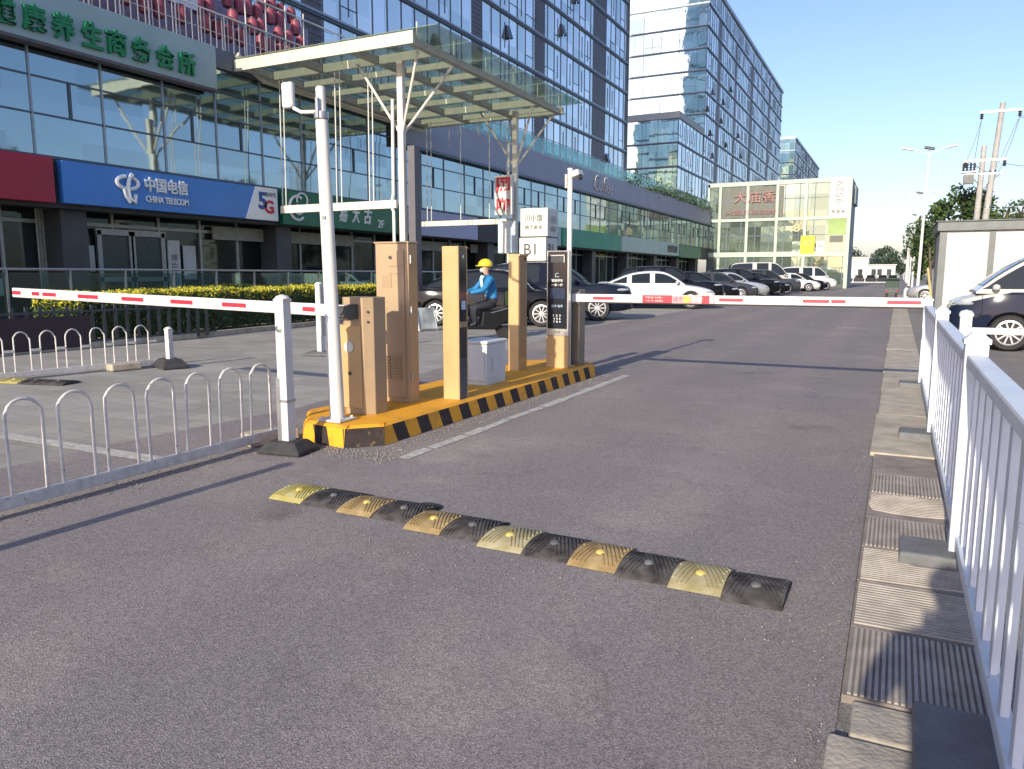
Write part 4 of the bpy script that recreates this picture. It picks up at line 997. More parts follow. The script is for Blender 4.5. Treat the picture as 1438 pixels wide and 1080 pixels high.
b.tube([(x + .05, 14.90, 3.85), (x + .05, 14.94, 3.66), (x + .05, 15.08, 3.48)], .045, 8)
b.build('emblem', 'letter_white', p, smooth=True)
t, p, x = shop_sign('shop_sign', 21.25, 28.35, 3.24, 4.44, 'sign_green', 'dark green shop sign with pale brush lettering behind the hanging bar')
b = MB(); b.tube(ring(21.95, 3.85, .42, .42, 60, 310), .05, 8); b.tube(ring(22.20, 4.15, .28, .25, -40, 200), .035, 8); b.tube(ring(22.00, 3.8, .2, .16, 100, 420), .045, 8); b.tube([(x + .04, 22.05, 3.75), (x + .04, 22.55, 3.85), (x + .04, 22.75, 3.95)], .04, 8)
b.build('emblem', 'letter_white', p, smooth=True)
for ch, y in (('国', 23.3), ('易', 24.55), ('大', 25.35), ('古', 26.15)): text(ch, 'lettering', 'letter_white', p, (x + .02, y, 3.84), h=.66 if ch != '国' else .42, width=.5 if ch != '国' else .34, face='x', ext=.02, bold=.02, shear=.2)
text('2F', 'lettering', 'letter_white', p, (x + .02, 27.02, 3.58), h=.32, face='x', ext=.02)
t, p, x = shop_sign('roof_sign', 3.5, 18.42, 7.24, 8.54, 'sign_grey', 'wide grey-green fascia sign with raised dark green characters', d=.34)
b = MB(); b.box(x - .30, x + .02, 3.5, 18.44, 7.16, 7.235); b.build('lower_trim', 'strip_brown', t)
for ch, y in zip('健康养生商务会所', [11.88, 12.64, 13.39, 14.18, 14.89, 15.67, 16.46, 17.24]):
    text(ch, 'lettering', 'letter_green', p, (x + .05, y, 7.74), h=.66, width=.60, face='x', ext=.05, bold=.028)
# further signs along the building
t, p, x = shop_sign('shop_sign', 28.8, 35.5, 3.25, 4.4, 'lilac_panel', 'plain lilac shop fascia between the dark green sign and the white cube totem', d=.2)
t, p, x = shop_sign('shop_sign', 43.0, 46.6, 3.3, 4.45, 'sign_pale_green', 'small pale sign with dark round marks beside the camera pole', d=.2)
text('眼镜', 'lettering', 'letter_dark', p, (x + .02, 45.2, 3.9), h=.6, width=1.6, face='x', ext=.02, bold=.03)
t, p, x = shop_sign('shop_sign', 46.8, 58.6, 3.3, 4.5, 'sign_green_bright', 'plain bright green shop fascia above the white sedan', d=.25)
t, p, x = shop_sign('shop_sign', 58.8, 76.5, 3.3, 4.5, 'sign_pale_green', 'long pale fascia with a short dark name near its far end', d=.25)
text('海鲜城', 'lettering', 'letter_dark', p, (x + .02, 74, 3.9), h=.7, width=3.6, face='x', ext=.02, bold=.05)
t, p, x = shop_sign('shop_sign', 76.7, 86.0, 3.2, 4.4, 'sign_green', 'dull green shop fascia next to the glass hall', d=.25)
t = thing('script_lettering', (XF + .2, 51.5, 7.4), 'pale looping script letters mounted on the grey roof band', 'sign')
text('Coffee', 'lettering', 'old_white', t, (XF + .24, 54.6, 8.0), h=1.15, width=3.9, face='x', ext=.03, bold=-.005, shear=.3)

# roof terrace: railing, lanterns, banner
def terrace():
    t = thing('terrace_railing', (XF - .3, 18, 8.6), 'white wire railing round the roof terrace above the green characters', 'railing')
    y = 6.0; rr = random.Random(4)
    while y < 25.5:
        b = MB(); b.tube([(XF - .1, y, 8.6), (XF - .1, y, 9.75 if rr.random() < .5 else 10.9)], .022, 6); y += .95; b.build('post', 'white_paint', t)
    b = MB()
    for z in (9.75, 10.7): b.tube([(XF - .1, 6, z), (XF - .1, 25.5, z)], .028, 6)
    b.tube([(XF - .1, 6, 9.15), (XF - .1, 25.5, 9.15)], .012, 5); b.build('rails', 'white_paint', t)
    b = MB(); y = 6.0
    while y < 25.5: b.box(XF - .115, XF - .105, y, y + .03, 8.65, 9.7); y += .24
    b.build('wires', 'old_white', t)
    t2 = thing('terrace_wall', (XF - 2.6, 16, 8.5), 'mauve terrace screen wall behind the lanterns on the roof', 'wall')
    b = MB(); b.box(XF - 2.9, XF - 2.75, 4, 26.4, 8.5, 11.6); b.build('panel', 'terrace_mesh', t2)
    # lanterns hang in rows from wires between the posts
    lant = None; rows = [(9.45, -.5), (10.1, -.8), (10.75, -1.1), (11.4, -1.7)]; names = ('lowest', 'middle', 'top')
    wire = thing('lantern_wire', (XF - .8, 18, 10), 'thin wires strung over the roof terrace carrying red lanterns', 'wire')
    for ri, (z, dx) in enumerate(rows):
        b = MB(); b.tube([(XF + dx, 6, z + .32), (XF + dx, 26, z + .32)], .01, 5); b.build('wire', 'dark_steel', wire)
        y = 12.3 + ri * .4
        while y < 24.2:
            if lant is None:
                lant = thing('lantern', (XF + dx, y, z), 'red paper lantern hanging in the rows over the roof terrace', 'lantern', 'red lanterns over the roof terrace')
                b = MB(); b.lathe([(.09, -.30), (.16, -.26), (.19, -.1), (.19, .08), (.16, .22), (.09, .26)], (0, 0, 0), n=12); b.build('shade', 'lantern_red', lant, local=True, smooth=True)
                b = MB(); b.tube([(0, 0, .26), (0, 0, .33)], .008, 5); b.lathe([(.10, .26), (.10, .285)], (0, 0, 0), n=10); b.build('hanger', 'dark_steel', lant, local=True)
            else: copy_thing(lant, (XF + dx, y + rnd.uniform(-.08, .08), z + rnd.uniform(-.04, .04)), rnd.uniform(0, 3))
            y += rnd.choice((.48, .5, .54, .9))
    t3 = thing('roof_banner', (XF - .45, 16.6, 9.6), 'pale banner with bold black characters on the roof terrace railing', 'banner')
    b = MB(); b.box(XF - .50, XF - .46, 14.9, 18.6, 9.75, 11.3); p = b.build('cloth', 'banner_white', t3)
    text('火燕', 'lettering', 'letter_dark', p, (XF - .45, 17.05, 10.45), h=1.1, width=2.5, face='x', ext=.005, bold=.04)
terrace()

def planter(name, y0, y1, n, label, seed, h=1.1, z=8.72):
    t = thing(name, (XF - .5, (y0 + y1) / 2, z), label, 'plants')
    def f(r):
        y = r.uniform(y0, y1); q = .5 + .5 * math.sin(y * 1.7) * math.sin(y * .61 + 1)
        return (XF - .3 + r.gauss(0, .35), y, z + abs(r.gauss(0, .4)) * h * (0.4 + q) - r.random() ** 5 * .5), (0 if r.random() < .5 else 1 if r.random() < .6 else 2)
    leaves(n, f, .12, seed).build('leaves', ['leaf_mid', 'leaf_dark', 'leaf_brown'], t, fix=False)
    b = MB(); b.box(XF - .9, XF - .35, y0, y1, z - .2, z + .25); b.build('trough', 'stone_dark', t)
planter('roof_plants', 60, 92, 2600, 'straggling plants growing over the roof edge near the glass hall', 11, 1.4)
def roof_rail2():
    t = thing('roof_railing', (XF - .1, 55, 8.72), 'thin pale railing along the roof edge between tower and glass hall', 'railing')
    y = 29.0
    while y < 91:
        b = MB(); b.tube([(XF - .05, y, 8.7), (XF - .05, y, 9.8)], .02, 5); y += 1.4; b.build('post', 'fin', t)
    b = MB(); b.box(XF - .055, XF - .045, 29, 91, 8.75, 9.72); b.build('glass', 'rail_glass', t, fix=False)
    b = MB(); b.tube([(XF - .05, 29, 9.8), (XF - .05, 91, 9.8)], .025, 6); b.build('rail', 'fin', t)
roof_rail2()
# ------------------------------------------------------------------ glass towers standing behind the podium
XT = -24.0
def curtain_side(b, axis, c, a0, a1, z0, z1, fl, pitch, out, seed, skip=()):
    """spandrel lines and thin mullions standing proud of a glass wall; axis 'x': wall at x=c running along y"""
    rr = random.Random(seed)
    def bx(p0, p1, za, zb, d0, d1, m):
        if axis == 'x': b.box(min(c + d0 * out, c + d1 * out), max(c + d0 * out, c + d1 * out), p0, p1, za, zb, m)
        else: b.box(p0, p1, min(c + d0 * out, c + d1 * out), max(c + d0 * out, c + d1 * out), za, zb, m)
    z = z0
    while z < z1 - .2:
        bx(a0, a1, z - .11, z + .02, -.02, .10, 0); bx(a0, a1, z + .02, z + .12, -.02, .15, 1); z += fl
    p = a0
    while p < a1:
        if not any(s0 < p < s1 for s0, s1 in skip): bx(p - .018, p + .018, z0, z1, -.02, .04, 0)
        p += pitch
    z = z0
    while z < z1 - fl * .5:
        p = a0 + pitch * .5
        while p < a1 - pitch:
            if rr.random() < .34: bx(p - .013, p + .013, z + .5, z + fl - .55, -.02, .035, 0)
            if rr.random() < .28: bx(p - pitch * .5, p + pitch * .5, z + fl * .32 - .013, z + fl * .32 + .013, -.02, .035, 0)
            p += pitch
        z += fl
def open_windows(t, spots, x):
    for y, z in spots:
        b = MB(); b.add([(x + .05, y, z + .8), (x + .05, y + .6, z + .8), (x + .30, y + .6, z), (x + .30, y, z)], [(0, 1, 2, 3)])
        b.add([(x + .05, y, z + .8), (x + .05, y, z), (x + .30, y, z)], [(0, 1, 2)]); b.add([(x + .05, y + .6, z + .8), (x + .05, y + .6, z), (x + .30, y + .6, z)], [(0, 1, 2)])
        b.build('open_window', 'window_dark', t, fix=False)
def tower1():
    t = thing('glass_tower', (XT - 6, 40, 8.5), 'nearest tall blue glass tower rising straight above the shops', 'tower', 'glass towers')
    Y0, Y1, Z0, Z1, fl = 14.0, 72.4, 8.4, 48, 2.67
    strips = [(27.6, 28.9), (42.75, 44.0), (51.8, 53.5), (63.4, 66.4)]
    b = MB(); b.box(XT - 11.5, XT - .1, Y0, Y1, Z0, Z1); b.build('glazing', 'tower_glass', t)
    b = MB(); curtain_side(b, 'x', XT - .1, Y0, Y1, 10.37, Z1, fl, 1.25, 1, 21, strips); curtain_side(b, 'y', Y1, XT - 11.4, XT - .2, 10.37, Z1, fl, 1.6, 1, 22); b.build('mullions', ['fin_dark', 'fin'], t)
    for a, c in strips:
        b = MB(); b.box(XT - .11, XT - .075, a, c, Z0, Z1); k = b.build('dark_strip', 'strip_brown', t)
        b = MB(); z = Z0 + .2
        while z < Z1: b.box(XT - .075, XT - .05, a, c, z, z + .05); z += .27
        b.build('louvre', 'fin_dark', k)
    b = MB(); b.box(XT - .2, XT + .06, Y1 - .1, Y1 + .12, Z0, Z1); b.build('corner_fin', 'fin_dark', t)
    open_windows(t, [(47.2, 16.9), (56.4, 19.5), (38.3, 14.0), (66.9, 11.4), (33.2, 17.0), (59.0, 22.6), (44.9, 19.8)], XT - .1)
tower1()
def tower2(name, Y0, Y1, Z1, label, wing, seed, W=11, fl=2.75):
    t = thing(name, (XT - 6, (Y0 + Y1) / 2, 8.5), label, 'tower', 'glass towers')
    b = MB(); b.box(XT - W, XT - .1, Y0 + .1, Y1, 6, Z1); b.build('glazing', 'tower_glass', t)
    b = MB(); b.box(XT - W + .05, XT - .15, Y0 - .02, Y0 + .095, 6, Z1 - .2); b.build('end_glazing', 'end_glass', t)
    strips = [(Y0 + 7, Y0 + 8.6), (Y0 + 19, Y0 + 20.2), (Y0 + 33, Y0 + 35), (Y0 + 52, Y0 + 54)]
    b = MB(); z0 = Z1 - fl * int((Z1 - 9) / fl)
    curtain_side(b, 'x', XT - .1, Y0, Y1, z0, Z1, fl, 1.3, 1, seed); curtain_side(b, 'y', Y0, XT - W, XT - .1, z0, Z1, fl, 2.4, -1, seed + 1); b.build('mullions', ['fin_dark', 'fin'], t)
    b = MB(); b.box(XT - W - .1, XT + .1, Y0 - .1, Y1, Z1, Z1 + .5); b.build('parapet', 'fin', t)
    for a, c in strips:
        if c < Y1:
            b = MB(); b.box(XT - .11, XT - .07, a, c, 8, Z1 - fl); b.build('dark_strip', 'strip_brown', t)
    if wing:
        y0, z1 = wing
        b = MB(); b.box(XT - W - 3, XT - .12, y0 + .1, Y0 - .15, 6, z1); b.build('wing_glazing', 'tower_glass', t)
        b = MB(); b.box(XT - W - 3, XT - .17, y0 - .02, y0 + .095, 6, z1 - .3); b.build('wing_end_glazing', 'end_glass', t)
        b = MB(); curtain_side(b, 'x', XT - .12, y0, Y0 - .2, z1 - fl * 4, z1, fl, 1.8, 1, seed + 2); curtain_side(b, 'y', y0, XT - W - 3, XT - .15, z1 - fl * 4, z1, fl, 1.9, -1, seed + 3); b.build('wing_mullions', ['fin_dark', 'fin'], t)
        b = MB(); b.box(XT - W - 3.1, XT + .02, y0 - .15, Y0 - .15, z1, z1 + .75); b.build('wing_parapet', 'concrete_band', t)
    open_windows(t, [(Y0 + q, z0 + fl * k + .5) for q, k in ((1.2, 4), (3.3, 3), (5.2, 2), (11, 5), (14, 3), (10, 4), (23, 4), (16, 6), (4, 5), (26, 3))], XT - .1)
tower2('glass_tower', 104.8, 174.8, 38.9, 'second glass tower with a pale end wall and a lower wing', (91.8, 19.6), 31)
tower2('glass_tower', 199, 260, 33.6, 'farthest and smallest glass tower peeping out behind the second', None, 41, 10)

# ------------------------------------------------------------------ glass hall closing the row
def hall():
    t = thing('glass_hall', (-12.5, 92, 0), 'three-storey glass hall with white frames at the end of the parking row', 'building')
    X0, X1, Y0, Y1, Z = -20.2, -5.0, 91.0, 99.0, 11.7
    b = MB(); b.box(X0, X1 - .05, Y0 + .1, Y1, 0, Z - .3); b.build('glazing', 'hall_glass', t)
    b = MB(); b.box(X1 - .3, X1, Y0 + .3, Y1, 0, Z); b.box(X1, X1 + .25, Y0 + 3.0, Y1 - .3, 9.2, 11.2); b.build('side_wall', 'hall_side', t)
    b = MB()
    for x in (-18.8, -15.75, -12.55, -9.55): b.box(x - .15, x + .15, Y0 - .12, Y0 + .1, 0, Z)
    b.box(X1 - .35, X1 + .02, Y0 - .14, Y0 + .3, 0, Z + .1); b.box(X0, X0 + .2, Y0 - .1, Y0 + .1, 6, Z)
    for z0, z1 in ((11.35, 11.8), (7.42, 7.75), (3.45, 4.0)): b.box(X0, X1 - .35, Y0 - .10, Y0 + .1, z0, z1)
    b.build('white_frame', 'hall_white', t)
    b = MB()
    for k in range(10):
        x = X0 + .7 + 1.55 * k; b.box(x - .04, x + .04, Y0 + .05, Y0 + .12, 0, Z)
    for z in (9.8, 5.8, 2.2): b.box(X0, X1 - .35, Y0 + .05, Y0 + .12, z - .04, z + .04)
    b.build('thin_bars', 'fin_dark', t)
    b = MB(); b.box(X0 + 1.6, -11.9, Y0 + .06, Y0 + .095, 7.85, 11.2); b.build('inner_screen', 'brown_sign', t)
    # banners and lettering on the glass
    b = MB(); b.box(-7.15, -5.36, Y0 - .16, Y0 - .11, 7.5, 11.7); v = b.build('tall_banner', 'sign_white', t)
    text('9529', 'lettering', 'letter_grey', v, (-6.2, Y0 - .165, 10.2), width=2.4, h=.8, face='y', ext=.003, roll=R(90), bold=.01)
    text('●●●', 'lettering', 'letter_grey', v, (-6.25, Y0 - .165, 8.2), width=1.4, h=.42, face='y', ext=.003)
    b = MB(); b.box(-7.15, -5.36, Y0 - .16, Y0 - .11, 5.75, 7.49); b.build('green_banner', 'lime_sign', t)
    b = MB(); b.box(-7.2, -5.36, Y0 - .16, Y0 - .11, 4.0, 5.74); u = b.build('pale_banner', 'cream_panel', t)
    b = MB(); b.box(-6.95, -5.6, Y0 - .19, Y0 - .162, 4.95, 5.65); b.build('brown_panel', 'brown_sign', u)
    text('招租', 'lettering', 'pink', u, (-6.3, Y0 - .165, 4.45), h=.5, width=.9, face='y', ext=.003)
    b = MB(); b.box(-9.9, -8.45, Y0 - .16, Y0 - .12, 3.75, 5.7); q = b.build('yellow_poster', 'yellow_sign', t)
    text('优惠', 'lettering', 'letter_grey', q, (-9.2, Y0 - .165, 4.9), width=.9, face='y', ext=.003)
    b = MB(); b.box(-8.25, -7.35, Y0 - .14, Y0 - .11, 3.95, 5.1); q = b.build('white_poster', 'sign_white', t)
    text('开', 'lettering', 'letter_dark', q, (-7.8, Y0 - .145, 4.5), h=.6, face='y', ext=.003)
    text('大庙香', 'lettering', 'pink_dull', t, (-15.0, Y0 - .13, 10.1), width=4.6, h=1.25, face='y', ext=.01, bold=.01)
    text('火锅自助烧烤', 'lettering', 'pink_dull', t, (-15.4, Y0 - .13, 8.45), width=5.6, h=.6, face='y', ext=.01)
    text('8', 'lettering', 'ochre_panel', t, (-10.4, Y0 - .0, 6.6), h=.9, width=.8, face='y', ext=.01, bold=.04)
    b = MB(); b.box(X0 + .2, X1 - .4, Y0 - .08, Y0 - .02, .05, .4); b.build('plinth', 'stone_dark', t)
hall()

# ------------------------------------------------------------------ white cube totem for the basement mall
def totem():
    t = thing('cube_totem', (-12.55, 27.6, 0), 'stack of white sign cubes lettered B1 rising behind the parked dark cars', 'sign')
    for z0, z1, dx, rz in ((1.98, 2.86, 0, .0), (2.90, 3.96, .03, .05), (.95, 1.94, -.02, .02), (0, .9, 0, 0)):
        b = MB(); r = Matrix.Rotation(rz, 3, 'Z'); b.cbox((-12.60 + dx, 27.5, (z0 + z1) / 2), (1.12, 1.12, z1 - z0), 0, r); q = b.build('cube', 'sign_white', t, bevel=.02)
        yf, xf = 27.5 - .57, -12.60 + .57
        if z0 == 1.98:
            text('B1', 'lettering', 'letter_dark', q, (-12.70, yf, 2.42), h=.42, face='y', ext=.004); text('B1', 'lettering', 'letter_dark', q, (xf, 27.4, 2.42), h=.42, width=.45, face='x', ext=.004)
        if z0 == 2.90:
            text('川小馆', 'lettering', 'letter_grey', q, (-12.55, yf - .03, 3.60), width=.72, h=.26, face='y', ext=.004); text('地下美食', 'lettering', 'letter_grey', q, (-12.55, yf - .03, 3.25), width=.72, h=.16, face='y', ext=.004)
            text('川小', 'lettering', 'letter_grey', q, (xf + .06, 27.5, 3.55), width=.66, h=.3, face='x', ext=.004); text('美食', 'lettering', 'letter_grey', q, (xf + .06, 27.5, 3.2), width=.5, h=.22, face='x', ext=.004)
    b = MB(); b.box(-13.0, -12.2, 27.1, 27.9, .9, .95); b.box(-13.0, -12.2, 27.1, 27.9, 1.94, 1.98); b.box(-13.0, -12.2, 27.1, 27.9, 2.86, 2.9); b.build('joint', 'wall_dark', t)
totem()

# ------------------------------------------------------------------ vehicles
def catmull(P, n):
    out = []
    for i in range(len(P) - 1):
        p0, p1, p2, p3 = P[max(i - 1, 0)], P[i], P[i + 1], P[min(i + 2, len(P) - 1)]
        for k in range(n):
            t = k / n
            out.append(tuple(.5 * ((2 * b) + (-a + c) * t + (2 * a - 5 * b + 4 * c - d) * t * t + (-a + 3 * b - 3 * c + d) * t ** 3) for a, b, c, d in zip(p0, p1, p2, p3)))
    out.append(tuple(P[-1])); return out
SEDAN = dict(body=[(-2.36, .42, .80, .60), (-2.31, .30, .96, .76), (-2.1, .24, 1.04, .85), (-1.6, .20, 1.03, .90), (-.8, .19, .98, .905), (0, .19, .955, .905), (.8, .19, .95, .90), (1.2, .19, .93, .89), (1.7, .20, .86, .87), (2.08, .22, .765, .82), (2.27, .27, .68, .73), (2.35, .36, .58, .62)],
    roof=[(-1.85, 1.03), (-1.45, 1.20), (-1.0, 1.37), (-.5, 1.455), (0, 1.47), (.4, 1.42), (.8, 1.22), (1.18, .95)], belt=.975, k=.42, wb=.84, r=.335, wf=1.40, wr=-1.42, pill=(-.12, -1.02))
SUV = dict(body=[(-2.36, .50, .95, .66), (-2.31, .36, 1.10, .80), (-2.1, .28, 1.16, .88), (-1.6, .25, 1.14, .93), (-.8, .24, 1.10, .935), (0, .24, 1.08, .935), (.8, .24, 1.06, .93), (1.2, .24, 1.05, .92), (1.7, .25, 1.06, .91), (2.1, .27, 1.01, .87), (2.32, .32, .93, .80), (2.41, .42, .76, .68)],
    roof=[(-2.2, 1.14), (-1.95, 1.45), (-1.6, 1.62), (-1.0, 1.69), (-.3, 1.705), (.25, 1.66), (.7, 1.40), (1.12, 1.06)], belt=1.09, k=.36, wb=.87, r=.37, wf=1.42, wr=-1.42, pill=(-.15, -1.10))
MPV = dict(body=[(-2.30, .45, 1.0, .66), (-2.25, .32, 1.14, .78), (-2.0, .25, 1.18, .85), (-1.4, .22, 1.17, .88), (-.6, .21, 1.16, .885), (.2, .21, 1.16, .885), (.9, .21, 1.16, .88), (1.4, .21, 1.15, .875), (1.75, .22, 1.08, .85), (2.05, .24, .99, .80), (2.22, .28, .88, .72), (2.30, .38, .72, .62)],
    roof=[(-2.2, 1.18), (-2.05, 1.55), (-1.7, 1.78), (-1.0, 1.84), (0, 1.86), (.6, 1.84), (1.0, 1.76), (1.5, 1.44), (1.86, 1.13)], belt=1.15, k=.30, wb=.83, r=.345, wf=1.26, wr=-1.45, pill=(.35, -.85))
VAN = dict(body=[(-2.5, .45, 1.15, .75), (-2.46, .32, 1.25, .84), (-2.2, .27, 1.28, .90), (-1.4, .24, 1.28, .92), (-.6, .23, 1.28, .92), (.2, .23, 1.28, .92), (.9, .23, 1.27, .92), (1.4, .23, 1.22, .91), (1.85, .25, 1.10, .88), (2.2, .27, 1.0, .82), (2.42, .32, .9, .74), (2.5, .45, .72, .64)],
    roof=[(-2.46, 1.28), (-2.40, 1.75), (-2.2, 2.02), (-1.4, 2.10), (0, 2.12), (.6, 2.10), (1.0, 1.98), (1.4, 1.62), (1.75, 1.20)], belt=1.25, k=.20, wb=.88, r=.35, wf=1.55, wr=-1.55, pill=(.45, -.75))
BIGVAN = dict(VAN, body=[(x * 1.12, zb, zt * 1.1, w * 1.06) for x, zb, zt, w in VAN['body']], roof=[(x * 1.12, z * 1.27 - .2) for x, z in VAN['roof']], belt=1.39, wb=.93, wf=1.73, wr=-1.73, r=.37)
def bool_cut(o, cutters):
    for c in cutters:
        m = o.modifiers.new('cut', 'BOOLEAN'); m.operation = 'DIFFERENCE'; m.solver = 'EXACT'; m.object = c
    dg = bpy.context.evaluated_depsgraph_get(); me = bpy.data.meshes.new_from_object(o.evaluated_get(dg)); o.modifiers.clear(); old = o.data; o.data = me; bpy.data.meshes.remove(old)
    for c in cutters: bpy.data.objects.remove(c)
def car_mesh(P, paint, t, plate=True, tinted='car_glass', front_dark=True):
    st = catmull(P['body'], 3); vs = []; fs = []; n = 0
    for x, zb, zt, w in st:
        half = [(0, zb), (w * .55, zb), (w * .86, zb + .02), (w * .97, zb + .10), (w, zb + .30 * (zt - zb)), (w, zb + .55 * (zt - zb)), (w * .975, zb + .78 * (zt - zb)), (w * .93, zt - .035), (w * .85, zt - .004), (w * .5, zt + .018), (0, zt + .025)]
        ring = half + [(-y, z) for y, z in half[-2:0:-1]]; n = len(ring)
        vs += [(x, y, z) for y, z in ring]
    for i in range(len(st) - 1):
        for j in range(n): fs.append((i * n + j, i * n + (j + 1) % n, (i + 1) * n + (j + 1) % n, (i + 1) * n + j))
    fs.append(tuple(range(n))); fs.append(tuple((len(st) - 1) * n + j for j in range(n - 1, -1, -1)))
    b = MB(); b.add(vs, fs); body = b.build('body', paint, t, local=True)
    cut = []
    for wx in (P['wf'], P['wr']):
        for sy in (-1, 1):
            c = MB(); c.lathe([(P['r'] + .055, 0), (P['r'] + .055, sy * .42)], (wx, sy * .62, P['r']), 'y', 28); cut.append(c.build('cut', 'black', None))
    bool_cut(body, cut)
    me = body.data; me.polygons.foreach_set('use_smooth', [True] * len(me.polygons)); me.set_sharp_from_angle(angle=R(32))
    # cabin: planar tumblehome sides under a curved roof line
    rf = catmull(P['roof'], 5); k, wb, zb = P['k'], P['wb'], P['belt']
    yw = lambda z: wb - (z - zb) * k
    vs = []; fs = []
    for x, z in rf:
        z = max(z, zb - .04) if False else z
        e = yw(z); vs += [(x, -yw(zb - .06), zb - .06), (x, -e, z - .012), (x, -e * .8, z + .012), (x, 0, z + .022), (x, e * .8, z + .012), (x, e, z - .012), (x, yw(zb - .06), zb - .06)]
    for i in range(len(rf) - 1):
        for j in range(6): fs.append((i * 7 + j, i * 7 + j + 1, (i + 1) * 7 + j + 1, (i + 1) * 7 + j))
    fs += [tuple(range(7)), tuple((len(rf) - 1) * 7 + j for j in range(6, -1, -1))]
    b = MB(); b.add(vs, fs); b.build('cabin', paint, t, local=True, smooth=True)
    def glass_strip(lo, hi, name):
        seg = [(x, z) for x, z in rf if lo <= x <= hi]; b = MB(); vs = []; fs = []
        for x, z in seg:
            e = yw(z) - .055; nx = .010 if lo > 0 else -.010; vs += [(x + nx, -e, z + .010), (x + nx, -e * .78, z + .028), (x + nx, 0, z + .036), (x + nx, e * .78, z + .028), (x + nx, e, z + .010)]
        for i in range(len(seg) - 1):
            for j in range(4): fs.append((i * 5 + j, i * 5 + j + 1, (i + 1) * 5 + j + 1, (i + 1) * 5 + j))
        b.add(vs, fs); b.build(name, tinted, t, local=True, smooth=True)
    ztop = max(z for x, z in rf)
    fx = [x for x, z in rf if x > 0 and z < ztop - .05 and z > zb + .03]; rx = [x for x, z in rf if x < -.5 and z < ztop - .07 and z > zb + .04]
    if fx: glass_strip(min(fx), max(fx), 'windscreen')
    if rx: glass_strip(min(rx), max(rx), 'rear_window')
    tops = [(x, z - .075) for x, z in rf if z - .075 > zb + .05]
    p1, p2 = P['pill']
    for sy in (-1, 1):
        for lo, hi in ((p1 + .04, 9), (p2 + .04, p1 - .04), (-9, p2 - .05)):
            seg = [(x, z) for x, z in tops if lo <= x <= hi]
            if len(seg) < 2: continue
            poly = [(seg[0][0], zb + .03)] + seg + [(seg[-1][0] + (.10 if hi == 9 else 0), zb + .03)]
            b = MB(); b.add([(x, sy * (yw(z) + .006), z) for x, z in poly], [tuple(range(len(poly)))]); b.build('side_window', tinted, t, local=True)
    def ysurf(x, f):
        for a, c in zip(st, st[1:]):
            if a[0] <= x <= c[0]:
                u = (x - a[0]) / (c[0] - a[0] + 1e-9); return a[3] + (c[3] - a[3]) * u, a[1] + (c[1] - a[1]) * u, a[2] + (c[2] - a[2]) * u
        return st[-1][3], st[-1][1], st[-1][2]
    for wx in (P['wf'], P['wr']):
        for sy in (-1, 1):
            r = P['r']; y = sy * .79
            b = MB(); b.lathe([(r * .66, -.10), (r * .93, -.105), (r, -.07), (r, .07), (r * .93, .105), (r * .66, .10)], (wx, y, r), 'y', 28); w_ = b.build('wheel', 'tyre', t, local=True, smooth=True)
            b = MB(); yo = y + sy * .085
            b.lathe([(r * .68, -sy * .01), (r * .70, sy * .018), (r * .62, sy * .022), (r * .60, -sy * .06)], (wx, yo, r), 'y', 28)
            for s_ in range(10):
                a = 2 * math.pi * s_ / 10; u = Vector((math.cos(a), 0, math.sin(a))); b.beam(Vector((wx, yo, r)) + u * .03, Vector((wx, yo, r)) + u * r * .64, .026, .035, up=(0, 1, 0))
            b.lathe([(.065, -.02), (.065, sy * .015), (.02, sy * .025)], (wx, yo, r), 'y', 14); b.build('rim', 'rim', w_, local=True)
            b = MB(); b.lathe([(r * .62, 0), (r * .62, sy * .02)], (wx, yo - sy * .05, r), 'y', 20); b.build('brake_disc', 'dark_steel', w_, local=True)
    xe = st[-1][0]
    for sy in (-1, 1):
        x = xe - .26; w0, z0, z1 = ysurf(x, 0); zz = z1 - .10
        b = MB(); b.ell((x, sy * (w0 - .12), zz), (.21, .12, .052), 14, 8, 0, -.99, Matrix.Rotation(-sy * .45, 3, 'Z')); b.build('headlight', 'lamp_lens', t, local=True, smooth=True)
        x = st[0][0] + .12; w0, z0, z1 = ysurf(x, 0)
        b = MB(); b.ell((x, sy * (w0 - .10), z1 - .14), (.12, .13, .07), 12, 6, 0, -.99); b.build('tail_light', 'tail_red', t, local=True, smooth=True)
        xm = P['roof'][-1][0] - .32
        b = MB(); b.ell((xm, sy * (wb + .13), zb + .06), (.07, .10, .065), 12, 8, 0, -.99); b.beam((xm + .02, sy * (wb - .02), zb + .03), (xm, sy * (wb + .08), zb + .05), .04, .03); b.build('wing_mirror', paint, t, local=True, smooth=True)
        for hx_ in (p1 + .12, p2 + .12):
            w0, z0, z1 = ysurf(hx_, 0); b = MB(); b.box(hx_ - .09, hx_ + .09, sy * w0 * .985 - .015, sy * w0 * .985 + .015, z1 - .175, z1 - .145); b.build('door_handle', 'chrome', t, local=True, bevel=.006)
        for hx_ in (P['pill'][0], P['roof'][-1][0] - .12, P['pill'][1]):
            b = MB(); w0, z0, z1 = ysurf(hx_, 0); H = z1 - z0
            pts = [(hx_ + .0, sy * (w0 * .94 + .002), z1 - .03), (hx_, sy * (w0 * .979 + .003), z0 + .78 * H), (hx_, sy * (w0 + .003), z0 + .55 * H), (hx_, sy * (w0 + .003), z0 + .30 * H), (hx_, sy * (w0 * .975 + .003), z0 + .12)]
            b.tube(pts, .006, 5); b.build('door_seam', 'black', t, local=True)
    w0, z0, z1 = ysurf(xe - .05, 0)
    b = MB(); b.cbox((xe - .04, 0, z0 + .55 * (z1 - z0)), (.10, .74, .17), 0); b.cbox((xe - .05, 0, z0 + .03), (.10, .98, .12), 0); b.build('grille', 'plastic_black', t, local=True, bevel=.03)
    b = MB()
